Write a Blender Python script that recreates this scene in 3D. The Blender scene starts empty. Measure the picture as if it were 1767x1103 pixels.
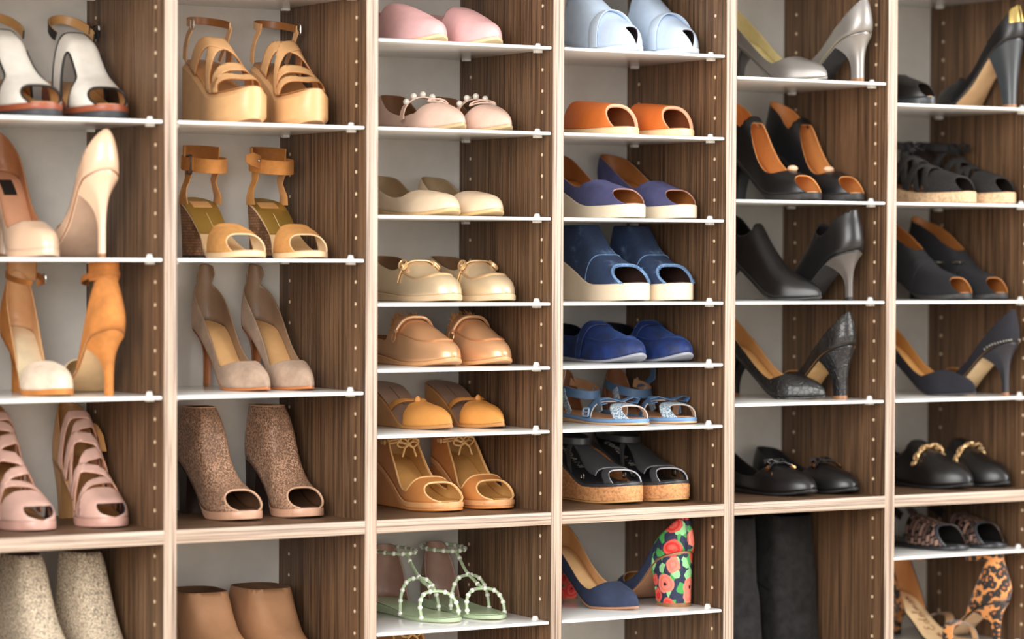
import bpy, bmesh, math, random
from mathutils import Vector, Matrix
PI = math.pi
random.seed(7)
SC = bpy.context.scene
COL = SC.collection

# ------------------------------------------------------------------ camera, world, lights, exposure
cam_d = bpy.data.cameras.new('camera'); CAM = bpy.data.objects.new('camera', cam_d); COL.objects.link(CAM)
Z0 = 1.35                                   # height of shelf-pin row 0 above the floor
cam_d.sensor_width = 36.0; cam_d.lens = 4938.35*36/1767
yaw, pit, rol = 0.5329, -0.0211, 0.0044
F_ = Vector((math.sin(yaw)*math.cos(pit), math.cos(yaw)*math.cos(pit), math.sin(pit)))
R_ = Vector((math.cos(yaw), -math.sin(yaw), 0)); U_ = R_.cross(F_)
R2 = R_*math.cos(rol)+U_*math.sin(rol); U2 = -R_*math.sin(rol)+U_*math.cos(rol)
M_ = Matrix((R2, U2, -F_)).transposed().to_4x4(); M_.translation = Vector((-1.6031, -3.6689, Z0-0.3497))
CAM.matrix_world = M_
cam_d.dof.use_dof = True; cam_d.dof.focus_distance = 4.36; cam_d.dof.aperture_fstop = 2.3
cam_d.clip_start = .05; cam_d.clip_end = 60
SC.camera = CAM
w = bpy.data.worlds.new('world'); SC.world = w; w.use_nodes = True
w.node_tree.nodes['Background'].inputs[0].default_value = (1.0, .98, .955, 1); w.node_tree.nodes['Background'].inputs[1].default_value = 0.72
def area(name, loc, target, sx, sy, power, col):
    l = bpy.data.lights.new(name, 'AREA'); l.shape = 'RECTANGLE'; l.size = sx; l.size_y = sy; l.energy = power; l.color = col
    o = bpy.data.objects.new(name, l); COL.objects.link(o); o.location = loc
    o.rotation_euler = (Vector(target)-Vector(loc)).to_track_quat('-Z', 'Y').to_euler(); return o
area('window_light', (3.6, -3.6, 1.9), (.9, 0, 1.0), 3.0, 2.4, 128, (1, .975, .94))
area('room_light', (-2.6, -3.2, 2.0), (.6, 0, 1.0), 2.6, 2.2, 118, (1, .965, .925))
SC.view_settings.view_transform = 'Standard'; SC.view_settings.look = 'None'; SC.view_settings.gamma = 1; SC.view_settings.use_curve_mapping = False
SC.view_settings.exposure = 0.62

# ------------------------------------------------------------------ materials
def lin(c):
    r = []
    for v in c[:3]:
        v /= 255.; r.append(v/12.92 if v <= .04045 else ((v+.055)/1.055)**2.4)
    return (r[0], r[1], r[2], 1)
MATS = {}
class NT:
    def __init__(s, m):
        m.use_nodes = True; s.t = m.node_tree; s.b = s.t.nodes['Principled BSDF']; s.o = None
    def n(s, typ, **kw):
        x = s.t.nodes.new(typ)
        for k, v in kw.items():
            if k[0] == 'i' and k[1:].isdigit(): x.inputs[int(k[1:])].default_value = v
            elif k.startswith('in_'): x.inputs[k[3:].replace('_', ' ')].default_value = v
            else: setattr(x, k, v)
        return x
    def l(s, a, b): s.t.links.new(a, b)
    def coord(s, scale=(1, 1, 1)):
        tc = s.n('ShaderNodeTexCoord'); mp = s.n('ShaderNodeMapping'); mp.inputs['Scale'].default_value = scale
        s.l(tc.outputs['Object'], mp.inputs[0]); return mp.outputs[0]
    def noise(s, vec, sc, det=3, rough=.5, dist=0):
        x = s.n('ShaderNodeTexNoise'); x.inputs['Scale'].default_value = sc; x.inputs['Detail'].default_value = det
        x.inputs['Roughness'].default_value = rough; x.inputs['Distortion'].default_value = dist; s.l(vec, x.inputs['Vector']); return x
    def voro(s, vec, sc, feat='F1', rnd=1):
        x = s.n('ShaderNodeTexVoronoi'); x.feature = feat; x.inputs['Scale'].default_value = sc; x.inputs['Randomness'].default_value = rnd; s.l(vec, x.inputs['Vector']); return x
    def ramp(s, fac, stops, const=False):
        x = s.n('ShaderNodeValToRGB'); cr = x.color_ramp
        if const: cr.interpolation = 'CONSTANT'
        while len(cr.elements) < len(stops): cr.elements.new(.5)
        for e, (p, c) in zip(cr.elements, stops): e.position = p; e.color = lin(c) if len(c) == 3 else c
        s.l(fac, x.inputs[0]); return x.outputs[0]
    def math(s, op, a, b=None, c=None):
        x = s.n('ShaderNodeMath'); x.operation = op
        for i, v in enumerate((a, b, c)):
            if v is None: continue
            if isinstance(v, (int, float)): x.inputs[i].default_value = v
            else: s.l(v, x.inputs[i])
        return x.outputs[0]
    def mix(s, fac, a, b):
        x = s.n('ShaderNodeMix'); x.data_type = 'RGBA'
        for i, v in ((0, fac), (6, a), (7, b)):
            if isinstance(v, (int, float)): x.inputs[i].default_value = v
            elif isinstance(v, tuple): x.inputs[i].default_value = lin(v)
            else: s.l(v, x.inputs[i])
        return x.outputs[2]
    def bump(s, h, st, dist=.001):
        x = s.n('ShaderNodeBump'); x.inputs['Strength'].default_value = st; x.inputs['Distance'].default_value = dist
        s.l(h, x.inputs['Height']); s.l(x.outputs[0], s.b.inputs['Normal'])
    def col(s, c): s.l(c, s.b.inputs['Base Color'])
def dk(c, k): return tuple(max(0, min(255, v*k)) for v in c)
def mat(kind, c=(200, 200, 200), rough=None, c2=None, c3=None):
    key = (kind, tuple(c), rough, c2, c3)
    if key in MATS: return MATS[key]
    m = bpy.data.materials.new('%s_%d' % (kind, len(MATS))); MATS[key] = m
    q = NT(m); b = q.b; I = b.inputs
    I['Base Color'].default_value = lin(c); m.diffuse_color = lin(c)
    def rg(d): I['Roughness'].default_value = d if rough is None else rough
    v = q.coord()
    if kind == 'leather':
        rg(.42); I['Coat Weight'].default_value = .12; I['Coat Roughness'].default_value = .3
        n = q.noise(v, 60, 3); q.col(q.mix(n.outputs[0], dk(c, .93), dk(c, 1.05)))
        q.bump(q.voro(v, 900).outputs['Distance'], .12, .0004)
    elif kind == 'patent':
        rg(.25); I['Coat Weight'].default_value = .8; I['Coat Roughness'].default_value = .08
    elif kind == 'suede':
        rg(.92); I['Sheen Weight'].default_value = .35 if max(c) > 90 else .08; I['Sheen Roughness'].default_value = .5; I['Sheen Tint'].default_value = lin(dk(c, 1.25))
        n = q.noise(v, 32, 5, .65); q.col(q.ramp(n.outputs[0], [(.3, dk(c, .86)), (.7, dk(c, 1.1))]))
        q.bump(q.noise(v, 900, 2).outputs[0], .35, .0006)
    elif kind == 'velvet':
        rg(.6); I['Sheen Weight'].default_value = .45; I['Sheen Roughness'].default_value = .3; I['Sheen Tint'].default_value = lin(c2 or dk(c, 2))
        n = q.noise(v, 55, 4, .6, .5); q.col(q.ramp(n.outputs[0], [(.3, dk(c, .6)), (.7, dk(c, 1.35))]))
    elif kind == 'metallic':
        rg(.34); I['Metallic'].default_value = .5
        n = q.noise(v, 180, 2); q.bump(n.outputs[0], .08, .0006)
    elif kind == 'metal':
        rg(.22); I['Metallic'].default_value = 1
    elif kind == 'cork':
        rg(.75); n = q.noise(v, 220, 4, .7); vo = q.voro(v, 190)
        a = q.ramp(n.outputs[0], [(.3, dk(c, .72)), (.52, c), (.75, dk(c, 1.12))])
        f = q.ramp(vo.outputs['Distance'], [(.12, (255, 255, 255)), (.22, (0, 0, 0))])
        q.col(q.mix(q.math('MULTIPLY', f, .55), a, dk(c, .45))); q.bump(n.outputs[0], .3, .0006)
    elif kind == 'corkbrick':
        rg(.75); w2 = q.coord((1, 1, 1)); br = q.n('ShaderNodeTexBrick'); br.inputs['Scale'].default_value = 60; br.inputs['Mortar Size'].default_value = .02
        br.inputs['Color1'].default_value = lin(dk(c, 1.1)); br.inputs['Color2'].default_value = lin(dk(c, .8)); br.inputs['Mortar'].default_value = lin(dk(c, .45))
        cx = q.n('ShaderNodeCombineXYZ'); sp = q.n('ShaderNodeSeparateXYZ'); q.l(v, sp.inputs[0])
        q.l(q.math('ADD', sp.outputs[0], sp.outputs[1]), cx.inputs[0]); q.l(sp.outputs[2], cx.inputs[1]); q.l(cx.outputs[0], br.inputs['Vector'])
        n = q.noise(v, 300, 4, .7); q.col(q.mix(q.math('MULTIPLY', n.outputs[0], .6), br.outputs[0], dk(c, .7)))
    elif kind == 'snake':
        rg(.38); vo = q.voro(q.coord((1, 1, .7)), 470); n = q.noise(v, 28, 3, .6)
        a = q.ramp(n.outputs[0], [(.35, c2 or dk(c, .55)), (.65, c)])
        f = q.ramp(vo.outputs['Distance'], [(.35, (0, 0, 0)), (.62, (255, 255, 255))])
        q.col(q.mix(f, a, c3 or dk(c, .35))); q.bump(vo.outputs['Distance'], .5, -.0012)
    elif kind == 'croc':
        rg(.28); I['Coat Weight'].default_value = .3; vo = q.voro(v, 130, 'DISTANCE_TO_EDGE')
        f = q.ramp(vo.outputs['Distance'], [(.0, (0, 0, 0)), (.08, (255, 255, 255))]); q.col(q.mix(f, dk(c, .45), c)); q.bump(f, .5, .0012)
    elif kind == 'knit':
        rg(.9); vo = q.voro(q.coord((1, 1, .8)), 420); n = q.noise(v, 240, 3, .7)
        q.col(q.ramp(q.math('ADD', q.math('MULTIPLY', vo.outputs['Distance'], .5), q.math('MULTIPLY', n.outputs[0], .6)), [(.3, dk(c, 1.12)), (.75, dk(c, .62))])); q.bump(vo.outputs['Distance'], .4, .001)
    elif kind == 'glitter':
        rg(.35); I['Metallic'].default_value = .3; vo = q.voro(v, 700); q.col(q.mix(q.ramp(vo.outputs['Color'], [(.55, (0, 0, 0)), (.75, (255, 255, 255))]), c, c2 or (230, 230, 225)))
        q.bump(vo.outputs['Distance'], .8, .001)
    elif kind == 'denim':
        rg(.95); n = q.noise(v, 26, 4, .6); fine = q.noise(q.coord((1, 1, 1)), 800, 2)
        a = q.ramp(n.outputs[0], [(.35, dk(c, .75)), (.55, c), (.74, c2 or dk(c, 1.6))]); q.col(q.mix(q.math('MULTIPLY', fine.outputs[0], .3), a, dk(c, 1.5))); q.bump(fine.outputs[0], .4, .0006)
    elif kind == 'leopard':
        rg(.7); I['Sheen Weight'].default_value = .3
        d = q.noise(v, 90, 2); vv = q.n('ShaderNodeMix'); vv.data_type = 'VECTOR'; vv.inputs[0].default_value = .006; q.l(v, vv.inputs[4]); q.l(d.outputs['Color'], vv.inputs[5])
        vo = q.voro(vv.outputs[1], 74, 'F1', .9); n = q.noise(v, 130, 2)
        dist = q.math('ADD', vo.outputs['Distance'], q.math('MULTIPLY', q.math('SUBTRACT', n.outputs[0], .5), .75))
        inner = (170, 98, 42); outer = (214, 142, 78); blk = (22, 15, 12)
        q.col(q.ramp(dist, [(0, inner), (.16, blk), (.56, outer)], True))
    elif kind == 'floral':
        rg(.75); d = q.noise(v, 70, 2); vv = q.n('ShaderNodeMix'); vv.data_type = 'VECTOR'; vv.inputs[0].default_value = .008; q.l(v, vv.inputs[4]); q.l(d.outputs['Color'], vv.inputs[5])
        vo = q.voro(vv.outputs[1], 31, 'F1', .8); bw = q.n('ShaderNodeSeparateColor'); q.l(vo.outputs['Color'], bw.inputs[0])
        flower = q.ramp(bw.outputs[0], [(0, (226, 52, 40)), (.42, (240, 122, 104)), (.72, (214, 40, 34))], True)
        pet = q.math('SINE', q.math('MULTIPLY', vo.outputs['Distance'], 34)); petc = q.mix(q.math('MULTIPLY', q.math('ADD', pet, 1), .1), flower, (255, 190, 170))
        cen = q.ramp(vo.outputs['Distance'], [(0, (255, 255, 255)), (.1, (0, 0, 0))], True); f1 = q.mix(cen, petc, (22, 18, 22))
        le = q.voro(q.coord((1, 1, .75)), 95, 'F1', 1); ls = q.n('ShaderNodeSeparateColor'); q.l(le.outputs['Color'], ls.inputs[0])
        bg = q.ramp(ls.outputs[1], [(0, (74, 164, 84)), (.38, (150, 214, 150)), (.55, (40, 48, 74))], True)
        edge = q.ramp(vo.outputs['Distance'], [(0, (255, 255, 255)), (.47, (0, 0, 0))], True); q.col(q.mix(edge, bg, f1)); q.bump(pet, .25, .001)
    elif kind == 'woven':
        rg(.4); ch = q.n('ShaderNodeTexBrick'); ch.inputs['Scale'].default_value = 62; ch.inputs['Color1'].default_value = lin(dk(c, 1.35)); ch.inputs['Color2'].default_value = lin(dk(c, .6)); ch.inputs['Mortar'].default_value = lin(dk(c, .2)); ch.inputs['Mortar Size'].default_value = .06
        ch.inputs['Brick Width'].default_value = .5; ch.inputs['Row Height'].default_value = .5
        sp = q.n('ShaderNodeSeparateXYZ'); q.l(v, sp.inputs[0]); cx = q.n('ShaderNodeCombineXYZ'); q.l(q.math('ADD', sp.outputs[0], q.math('MULTIPLY', sp.outputs[2], .7)), cx.inputs[0]); q.l(sp.outputs[1], cx.inputs[1]); q.l(cx.outputs[0], ch.inputs['Vector'])
        q.col(ch.outputs[0]); q.bump(ch.outputs['Fac'], .5, -.001)
    elif kind == 'stripes':
        rg(.3); I['Metallic'].default_value = .6; wv = q.n('ShaderNodeTexWave'); wv.inputs['Scale'].default_value = 90; wv.bands_direction = 'Z'; q.l(v, wv.inputs['Vector']); q.col(q.mix(wv.outputs[0], c, c2))
    elif kind in ('wood_v', 'wood_h', 'band_v', 'band_h'):
        hz = kind.endswith('h'); band = kind[0] == 'b'
        rg(.5 if not band else .4)
        st = (.9, 34, 34) if hz else (34, 34, .9)
        n1 = q.noise(q.coord(st), 5, 5, .62, .6); n2 = q.noise(q.coord((st[0]*.6, st[1]*3.2, st[2]*3.2) if hz else (st[0]*3.2, st[1]*3.2, st[2]*.6)), 6, 3, .5)
        if band: s1 = [(.3, (132, 110, 94)), (.42, (178, 157, 140)), (.6, (198, 178, 161)), (.8, (156, 134, 116))]; d2 = (100, 80, 68); k = .8  # band: direct light on the front edges painted in as paler wood
        else: s1 = [(.26, (56, 40, 28)), (.42, (94, 69, 49)), (.56, (130, 99, 72)), (.7, (100, 74, 53)), (.82, (68, 49, 35))]; d2 = (46, 33, 24); k = .8
        a = q.ramp(n1.outputs[0], s1); f = q.ramp(n2.outputs[0], [(.5, (0, 0, 0)), (.6, (255, 255, 255))])
        q.col(q.mix(q.math('MULTIPLY', f, k), a, d2)); q.bump(n2.outputs[0], .08, .0005)
    elif kind == 'glass':
        rg(.18); I['Subsurface Weight'].default_value = 0; I['Coat Weight'].default_value = .3; I['Coat Roughness'].default_value = .1
    elif kind == 'fur':
        rg(.95); n = q.noise(v, 300, 3); q.col(q.mix(n.outputs[0], dk(c, .7), dk(c, 1.15)))
    else:
        rg(.55); n = q.noise(v, 40, 3); q.col(q.mix(n.outputs[0], dk(c, .96), dk(c, 1.03)))
    return m
def L_(c, r=None): return mat('leather', c, r)
def S_(c): return mat('suede', c)
def P_(c, r=None): return mat('plain', c, r)
STEEL = mat('metal', (190, 188, 182)); GOLD = mat('metal', (226, 184, 120)); GUN = mat('metal', (90, 86, 82)); PEARL = mat('patent', (238, 230, 218))
TAN = L_((214, 164, 104)); CREAM = L_((232, 206, 166)); LBRN = L_((178, 116, 64))

# ------------------------------------------------------------------ mesh helpers (millimetres in, metres out)
def finish(bm, sharp=38):
    bmesh.ops.remove_doubles(bm, verts=bm.verts, dist=2e-5)
    bmesh.ops.dissolve_degenerate(bm, edges=bm.edges, dist=1e-6)
    for f in bm.faces: f.smooth = True
    for e in bm.edges:
        if len(e.link_faces) == 2:
            if e.calc_face_angle(0) > math.radians(sharp): e.smooth = False
def to_mesh(bm, name, mats, sharp=38):
    finish(bm, sharp)
    me = bpy.data.meshes.new(name); bm.to_mesh(me); bm.free()
    for m in mats: me.materials.append(m)
    return me
def V(x, y, z): return Vector((x*.001, y*.001, z*.001))
def ip(tab, t):
    if t <= tab[0][0]: return tab[0][1]
    n = len(tab)
    for i in range(n-1):
        x0, y0 = tab[i]; x1, y1 = tab[i+1]
        if t <= x1:
            d = (y1-y0)/(x1-x0)
            d0 = d if i == 0 else (y1-tab[i-1][1])/(x1-tab[i-1][0])
            d1 = d if i == n-2 else (tab[i+2][1]-y0)/(tab[i+2][0]-x0)
            if i > 0 and (y0-tab[i-1][1])*d <= 0: d0 = 0
            if i < n-2 and (tab[i+2][1]-y1)*d <= 0: d1 = 0
            h = x1-x0; u = (t-x0)/h
            return (2*u**3-3*u*u+1)*y0+(u**3-2*u*u+u)*h*d0+(-2*u**3+3*u*u)*y1+(u**3-u*u)*h*d1
    return tab[-1][1]
def sm(u):
    u = max(0., min(1., u)); return u*u*(3-2*u)
def tube(bm, pts, r, n=6, closed=False, mi=0):
    pts = [Vector(p) for p in pts]; m = len(pts)
    if m < 2: return
    rings = []; prev = None
    for i in range(m):
        a = pts[(i-1) % m] if (closed or i > 0) else pts[i]; b = pts[(i+1) % m] if (closed or i < m-1) else pts[i]
        d = (b-a)
        if d.length < 1e-9: d = Vector((0, 0, 1))
        d.normalize()
        if prev is None:
            up = Vector((0, 0, 1)) if abs(d.z) < .9 else Vector((1, 0, 0)); x = d.cross(up).normalized()
        else:
            x = prev-d*prev.dot(d)
            x = x.normalized() if x.length > 1e-6 else d.orthogonal().normalized()
        prev = x; y = d.cross(x); rr = r(i/(m-1.)) if callable(r) else r
        rings.append([bm.verts.new(pts[i]+(x*math.cos(2*PI*j/n)+y*math.sin(2*PI*j/n))*rr*.001) for j in range(n)])
    for i in range(m if closed else m-1):
        A = rings[i]; B = rings[(i+1) % m]
        for j in range(n):
            try: f = bm.faces.new((A[j], A[(j+1) % n], B[(j+1) % n], B[j])); f.material_index = mi
            except ValueError: pass
    if not closed:
        for R in (rings[0][::-1], rings[-1]):
            try: bm.faces.new(R).material_index = mi
            except ValueError: pass
def ribbon(bm, pts, wid, th, wdir=None, closed=False, mi=(0, 0)):
    """flat band: wid(u) across, th thick; wdir = width direction (vector or function of index); mi = (outer, inner) material"""
    pts = [Vector(p) for p in pts]; m = len(pts); rings = []
    for i in range(m):
        a = pts[(i-1) % m] if (closed or i > 0) else pts[i]; b = pts[(i+1) % m] if (closed or i < m-1) else pts[i]
        d = (b-a).normalized(); wv = wdir(i) if callable(wdir) else (wdir or Vector((0, 0, 1)))
        wv = (wv-d*wv.dot(d)).normalized(); nn = d.cross(wv)
        ww = (wid(i/(m-1.)) if callable(wid) else wid)*.0005; t2 = th*.0005
        rings.append([bm.verts.new(pts[i]+wv*sx*ww*k+nn*sy*t2) for sx, sy, k in ((-1, -.4, 1), (-.94, -1, 1), (.94, -1, 1), (1, -.4, 1), (1, .4, 1), (.94, 1, 1), (-.94, 1, 1), (-1, .4, 1))])
    for i in range(m if closed else m-1):
        A = rings[i]; B = rings[(i+1) % m]
        for j in range(8):
            f = bm.faces.new((A[j], A[(j+1) % 8], B[(j+1) % 8], B[j])); f.material_index = mi[0] if j in (4, 5, 6) else mi[1] if j in (0, 1, 2) else mi[0]
    if not closed:
        bm.faces.new(rings[0][::-1]); bm.faces.new(rings[-1])
def ball(bm, c, r, sx=1, sy=1, sz=1, seg=10, rot=None):
    M = Matrix.Translation(c) @ (rot.to_4x4() if rot else Matrix.Identity(4)) @ Matrix.Diagonal((sx*r*.001, sy*r*.001, sz*r*.001, 1))
    bmesh.ops.create_uvsphere(bm, u_segments=seg, v_segments=max(6, seg*2//3), radius=1, matrix=M)
def boxm(bm, x0, x1, y0, y1, z0, z1, bev=0):
    r = bmesh.ops.create_cube(bm, size=1, matrix=Matrix.Translation(((x0+x1)/2, (y0+y1)/2, (z0+z1)/2)) @ Matrix.Diagonal((x1-x0, y1-y0, z1-z0, 1)))
    if bev:
        ed = set(e for v in r['verts'] for e in v.link_edges)
        bmesh.ops.bevel(bm, geom=list(ed), offset=bev, segments=2, affect='EDGES', profile=.5)
def ell(cx, cy, cz, rx, ry, a0=0, a1=360, tilt=0, n=40, lift=None):
    """points of a horizontal ellipse (mm); angle 0 = front (+y), 90 = +x; tilt raises the front"""
    o = []
    for i in range(n+1):
        a = math.radians(a0+(a1-a0)*i/n); y = ry*math.cos(a)
        o.append(V(cx+rx*math.sin(a), cy+y, cz+tilt*math.cos(a)+(lift(i/n) if lift else 0)))
    return o
def rrect(c, ax, ay, w, h, r=2, n=4):
    pts = []
    for sx, sy, a0 in ((1, 1, 0), (-1, 1, 90), (-1, -1, 180), (1, -1, 270)):
        for i in range(n+1):
            a = math.radians(a0+90*i/n)
            pts.append(c+(ax*(sx*(w/2-r)+r*math.cos(a))+ay*(sy*(h/2-r)+r*math.sin(a)))*.001)
    return pts

# ------------------------------------------------------------------ the shoe kit
class Shoe:
    def __init__(s, kind, L=180, W=(27, 24, 37), toe=(.72, 2, 1.7), hh=90, ph=4, seat=.2, bal=.68, spring=4, H=None, ex=(.55, .72), ez=(.95, .82), back=None, tilt=0, we=.8, cxk=5, th=.14, tz=.8, shank=4, exr=None, fold=0):
        s.kind = kind; s.L = L; s.hh = hh; s.ph = ph; s.seat = seat; s.bal = bal; s.spring = spring; s.toe = toe; s.exx = ex; s.ez = ez; s.th = th; s.tz = tz; s.cxk = cxk; s.shank = shank; s.exr = ex[0] if exr is None else exr; s.fold = fold
        wh, ww, wb = (.93*v for v in W); s.W = [(0, wh), (.14, wh), (.4, ww+(wb-ww)*.12), (.7, wb), (.84, wb*(.5+.5*we)), (1, wb*we)]
        s.H = H or [(0, 76), (.2, 80), (.45, 66), (.62, 50), (.78, 38), (.92, 27), (1, 22)]
        s.back = back or [(0, 1), (16, -3), (38, 0), (58, 5), (110, 9)]
        s.parts = []
        N = 70; s.ts = [.72*(1-math.cos(PI*i/N))/2+.28*i/N for i in range(N+1)]; s.ss = [-1+2*j/36. for j in range(37)]
    def w(s, t):
        r = ip(s.W, t)
        if t < s.th: r *= math.sqrt(max(0, 1-((s.th-t)/s.th)**2))
        tt, n, m = s.toe
        if t > tt: r *= max(0, 1-((t-tt)/(1-tt))**n)**(1./m)
        return r
    def cx(s, t): return -s.cxk*sm((t-.45)/.55) + 2*math.sin(PI*min(1, t/.7))
    def sp(s, t): return s.spring*(max(0, (t-.72)/.28))**2
    def zs(s, t):
        u = max(0., min(1., t/s.bal)); return s.ph+s.hh*(1-.6*sm((t-.12)/(s.bal-.12))-.4*(1-(1-u)**1.5))+s.sp(t)
    def iz(s, y): return s.zs((y-.025*s.L)/(.95*s.L))+1.0          # top of the insole, mm
    def zb(s, t): return s.zs(t)-(s.shank+(s.ph-s.shank)*sm((t-s.bal+.12)/.12))
    def Hh(s, t):
        h = ip(s.H, t)
        if t > s.tz: h *= max(0, 1-((t-s.tz)/(1-s.tz))**3.2)**.5
        return h
    def S(s, t, q, off=0):
        H = s.Hh(t); a = (1-abs(q))*PI/2; ex = s.exx[0]+(s.exx[1]-s.exx[0])*sm((t-.25)/.45)+(s.exr-s.exx[0])*(1-sm(t/.24))
        x = (1 if q >= 0 else -1)*(s.w(t)+off)*max(0, math.cos(a))**ex; h = (H+off)*max(0, math.sin(a))**(s.ez[0]+(s.ez[1]-s.ez[0])*sm((t-.5)/.3))
        y = t*s.L
        if s.fold: x += s.fold*math.sin(h/17.+3*t+1.5*q)*math.sin(h/41.+5*q); y += s.fold*math.sin(h/23.+4*q)
        if t < .3: y += ip(s.back, h)*(1-t/.3)**2
        if off: y += off*((t-.5)*2)**5
        return s.cx(t)+x, y, s.zs(t)+h, h
    def pt(s, t, q, off=0):
        x, y, z, h = s.S(t, q, off); return V(x, y, z)
    def shell(s, field, off=0, t0=0, t1=1):
        ts = [t for t in s.ts if t0-.02 <= t <= t1+.02]; ss = s.ss
        f = {}
        for i, t in enumerate(ts):
            for j, q in enumerate(ss):
                h = s.S(t, q)[3]; f[i, j] = field(t, q, h)+1e-7
        bm = bmesh.new(); lay = bm.verts.layers.int.new('sole'); vd = {}
        def vert(k, t, q):
            if k not in vd:
                v = bm.verts.new(s.pt(t, q, off)); vd[k] = v
                if abs(q) > .999: v[lay] = 1
            return vd[k]
        for i in range(len(ts)-1):
            for j in range(len(ss)-1):
                c = [(i, j), (i, j+1), (i+1, j+1), (i+1, j)]
                if all(f[k] <= 0 for k in c): continue
                poly = []
                for a in range(4):
                    A = c[a]; B = c[(a+1) % 4]; fa, fb = f[A], f[B]
                    if fa > 0: poly.append(vert(A, ts[A[0]], ss[A[1]]))
                    if (fa > 0) != (fb > 0):
                        k = (min(A, B), max(A, B)); r = fa/(fa-fb)
                        poly.append(vert(k, ts[A[0]]+(ts[B[0]]-ts[A[0]])*r, ss[A[1]]+(ss[B[1]]-ss[A[1]])*r))
                p2 = []
                for v in poly:
                    if v not in p2: p2.append(v)
                if len(p2) >= 3:
                    try: bm.faces.new(p2)
                    except ValueError: pass
        bmesh.ops.remove_doubles(bm, verts=bm.verts, dist=6e-5)
        bmesh.ops.dissolve_degenerate(bm, edges=bm.edges, dist=1e-5)
        return bm
    def upper(s, field, m, lining, thick=1.8, name='upper', parent=None, rim=None, off=0, pipe=None, pr=1.1, pname='piping', label=None, t0=0, t1=1):
        bm = s.shell(field, off, t0, t1); lay = bm.verts.layers.int['sole']
        loops = []
        if pipe:
            be = [e for e in bm.edges if len(e.link_faces) == 1 and not (e.verts[0][lay] and e.verts[1][lay])]
            adj = {}
            for e in be:
                for v in e.verts: adj.setdefault(v, []).append(e)
            used = set()
            starts = [v for v in adj if len(adj[v]) == 1]+list(adj)
            for v0 in starts:
                for e0 in adj[v0]:
                    if e0 in used: continue
                    ch = [v0.co.copy()]; v = v0; e = e0
                    while e is not None and e not in used:
                        used.add(e); v = e.other_vert(v); ch.append(v.co.copy())
                        e = next((x for x in adj[v] if x not in used), None)
                    cl = (ch[0]-ch[-1]).length < 1e-6
                    if cl: ch = ch[:-1]
                    for _ in range(2):
                        n = len(ch); ch = [(ch[i] if (not cl and i in (0, n-1)) else ch[i]*.5+ch[i-1]*.25+ch[(i+1) % n]*.25) for i in range(n)]
                    if len(ch) > 4: loops.append((ch, cl))
        for f in bm.faces: f.smooth = True
        me = bpy.data.meshes.new('tmp'); bm.to_mesh(me); bm.free()
        for x in (m, lining, rim or lining): me.materials.append(x)
        o = bpy.data.objects.new('tmp', me); COL.objects.link(o)
        md = o.modifiers.new('s', 'SOLIDIFY'); md.thickness = thick*.001; md.offset = -1; md.material_offset = 1; md.material_offset_rim = 2; md.use_even_offset = False
        dg = bpy.context.evaluated_depsgraph_get(); dg.update()
        me2 = bpy.data.meshes.new_from_object(o.evaluated_get(dg)); bpy.data.objects.remove(o)
        me2.name = name
        p = s.put(name, me2, parent, label)
        if pipe and loops:
            for ch, cl in loops:
                b2 = bmesh.new(); tube(b2, ch, pr, 6, cl); s.add(pname, b2, [pipe], p)
        return p
    def put(s, name, me, parent=None, label=None):
        s.parts.append((name, me, parent, label)); return len(s.parts)-1
    def add(s, name, bm, mats, parent=None, label=None, sharp=38):
        return s.put(name, to_mesh(bm, name, mats, sharp), parent, label)
    def plate(s, name, mats, top, bot, grow=0, t0=0, t1=1, parent=None, rnd=1.2, split=None, inset=0, label=None, tw=None):
        """closed slab between height functions top(t) and bot(t) over the sole outline"""
        bm = bmesh.new(); rings = []; ts = [t for t in s.ts if t0 < t < t1]; ts = [t0]+ts+[t1]
        for t in ts:
            wv = s.w(t)*(1-inset); y = t*s.L*(1-inset)+s.L*inset*.5
            g = grow(t) if callable(grow) else grow
            wv = wv+g*min(1, wv/10.)
            y += g*((t-.5)*2)**5
            a, b = top(t), bot(t); r = min(rnd, (a-b)*.4); cx = s.cx(t)
            k = 1-min(.3, r/max(wv, 1e-3)) if wv > .01 else 1
            P = [(-wv*k, b), (-wv, b+r), (-wv, a-r), (-wv*k, a), (0, a), (wv*k, a), (wv, a-r), (wv, b+r), (wv*k, b), (0, b)]
            rings.append([bm.verts.new(V(cx+x, y, z)) for x, z in P])
        n = 10
        for i in range(len(rings)-1):
            for j in range(n):
                f = bm.faces.new((rings[i][j], rings[i+1][j], rings[i+1][(j+1) % n], rings[i][(j+1) % n]))
                if len(mats) > 1: f.material_index = 1 if j in (8, 9) else 0
        bm.faces.new(rings[0][::-1]); bm.faces.new(rings[-1])
        bmesh.ops.recalc_face_normals(bm, faces=bm.faces)
        return s.add(name, bm, mats, parent, label)
    def sole(s, m, under=None, grow=lambda t: .5-2.2*(1-sm((t-.4)/.25)), name='sole'):
        return s.plate(name, [m, under or m], s.zs, s.zb, grow)
    def slab(s, m, name='sole', grow=1.5, top=None, bot=None, under=None):
        return s.plate(name, [m, under or m], top or s.zs, bot or s.sp, grow, rnd=1.6)
    def insole(s, m, name='insole', t0=.0, t1=1, up=1.0, inset=.05, label=None, parent=None):
        return s.plate(name, [m], lambda t: s.zs(t)+up, lambda t: s.zs(t)+.1, 0, t0, t1, rnd=.3, inset=inset, label=label, parent=parent)
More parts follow.
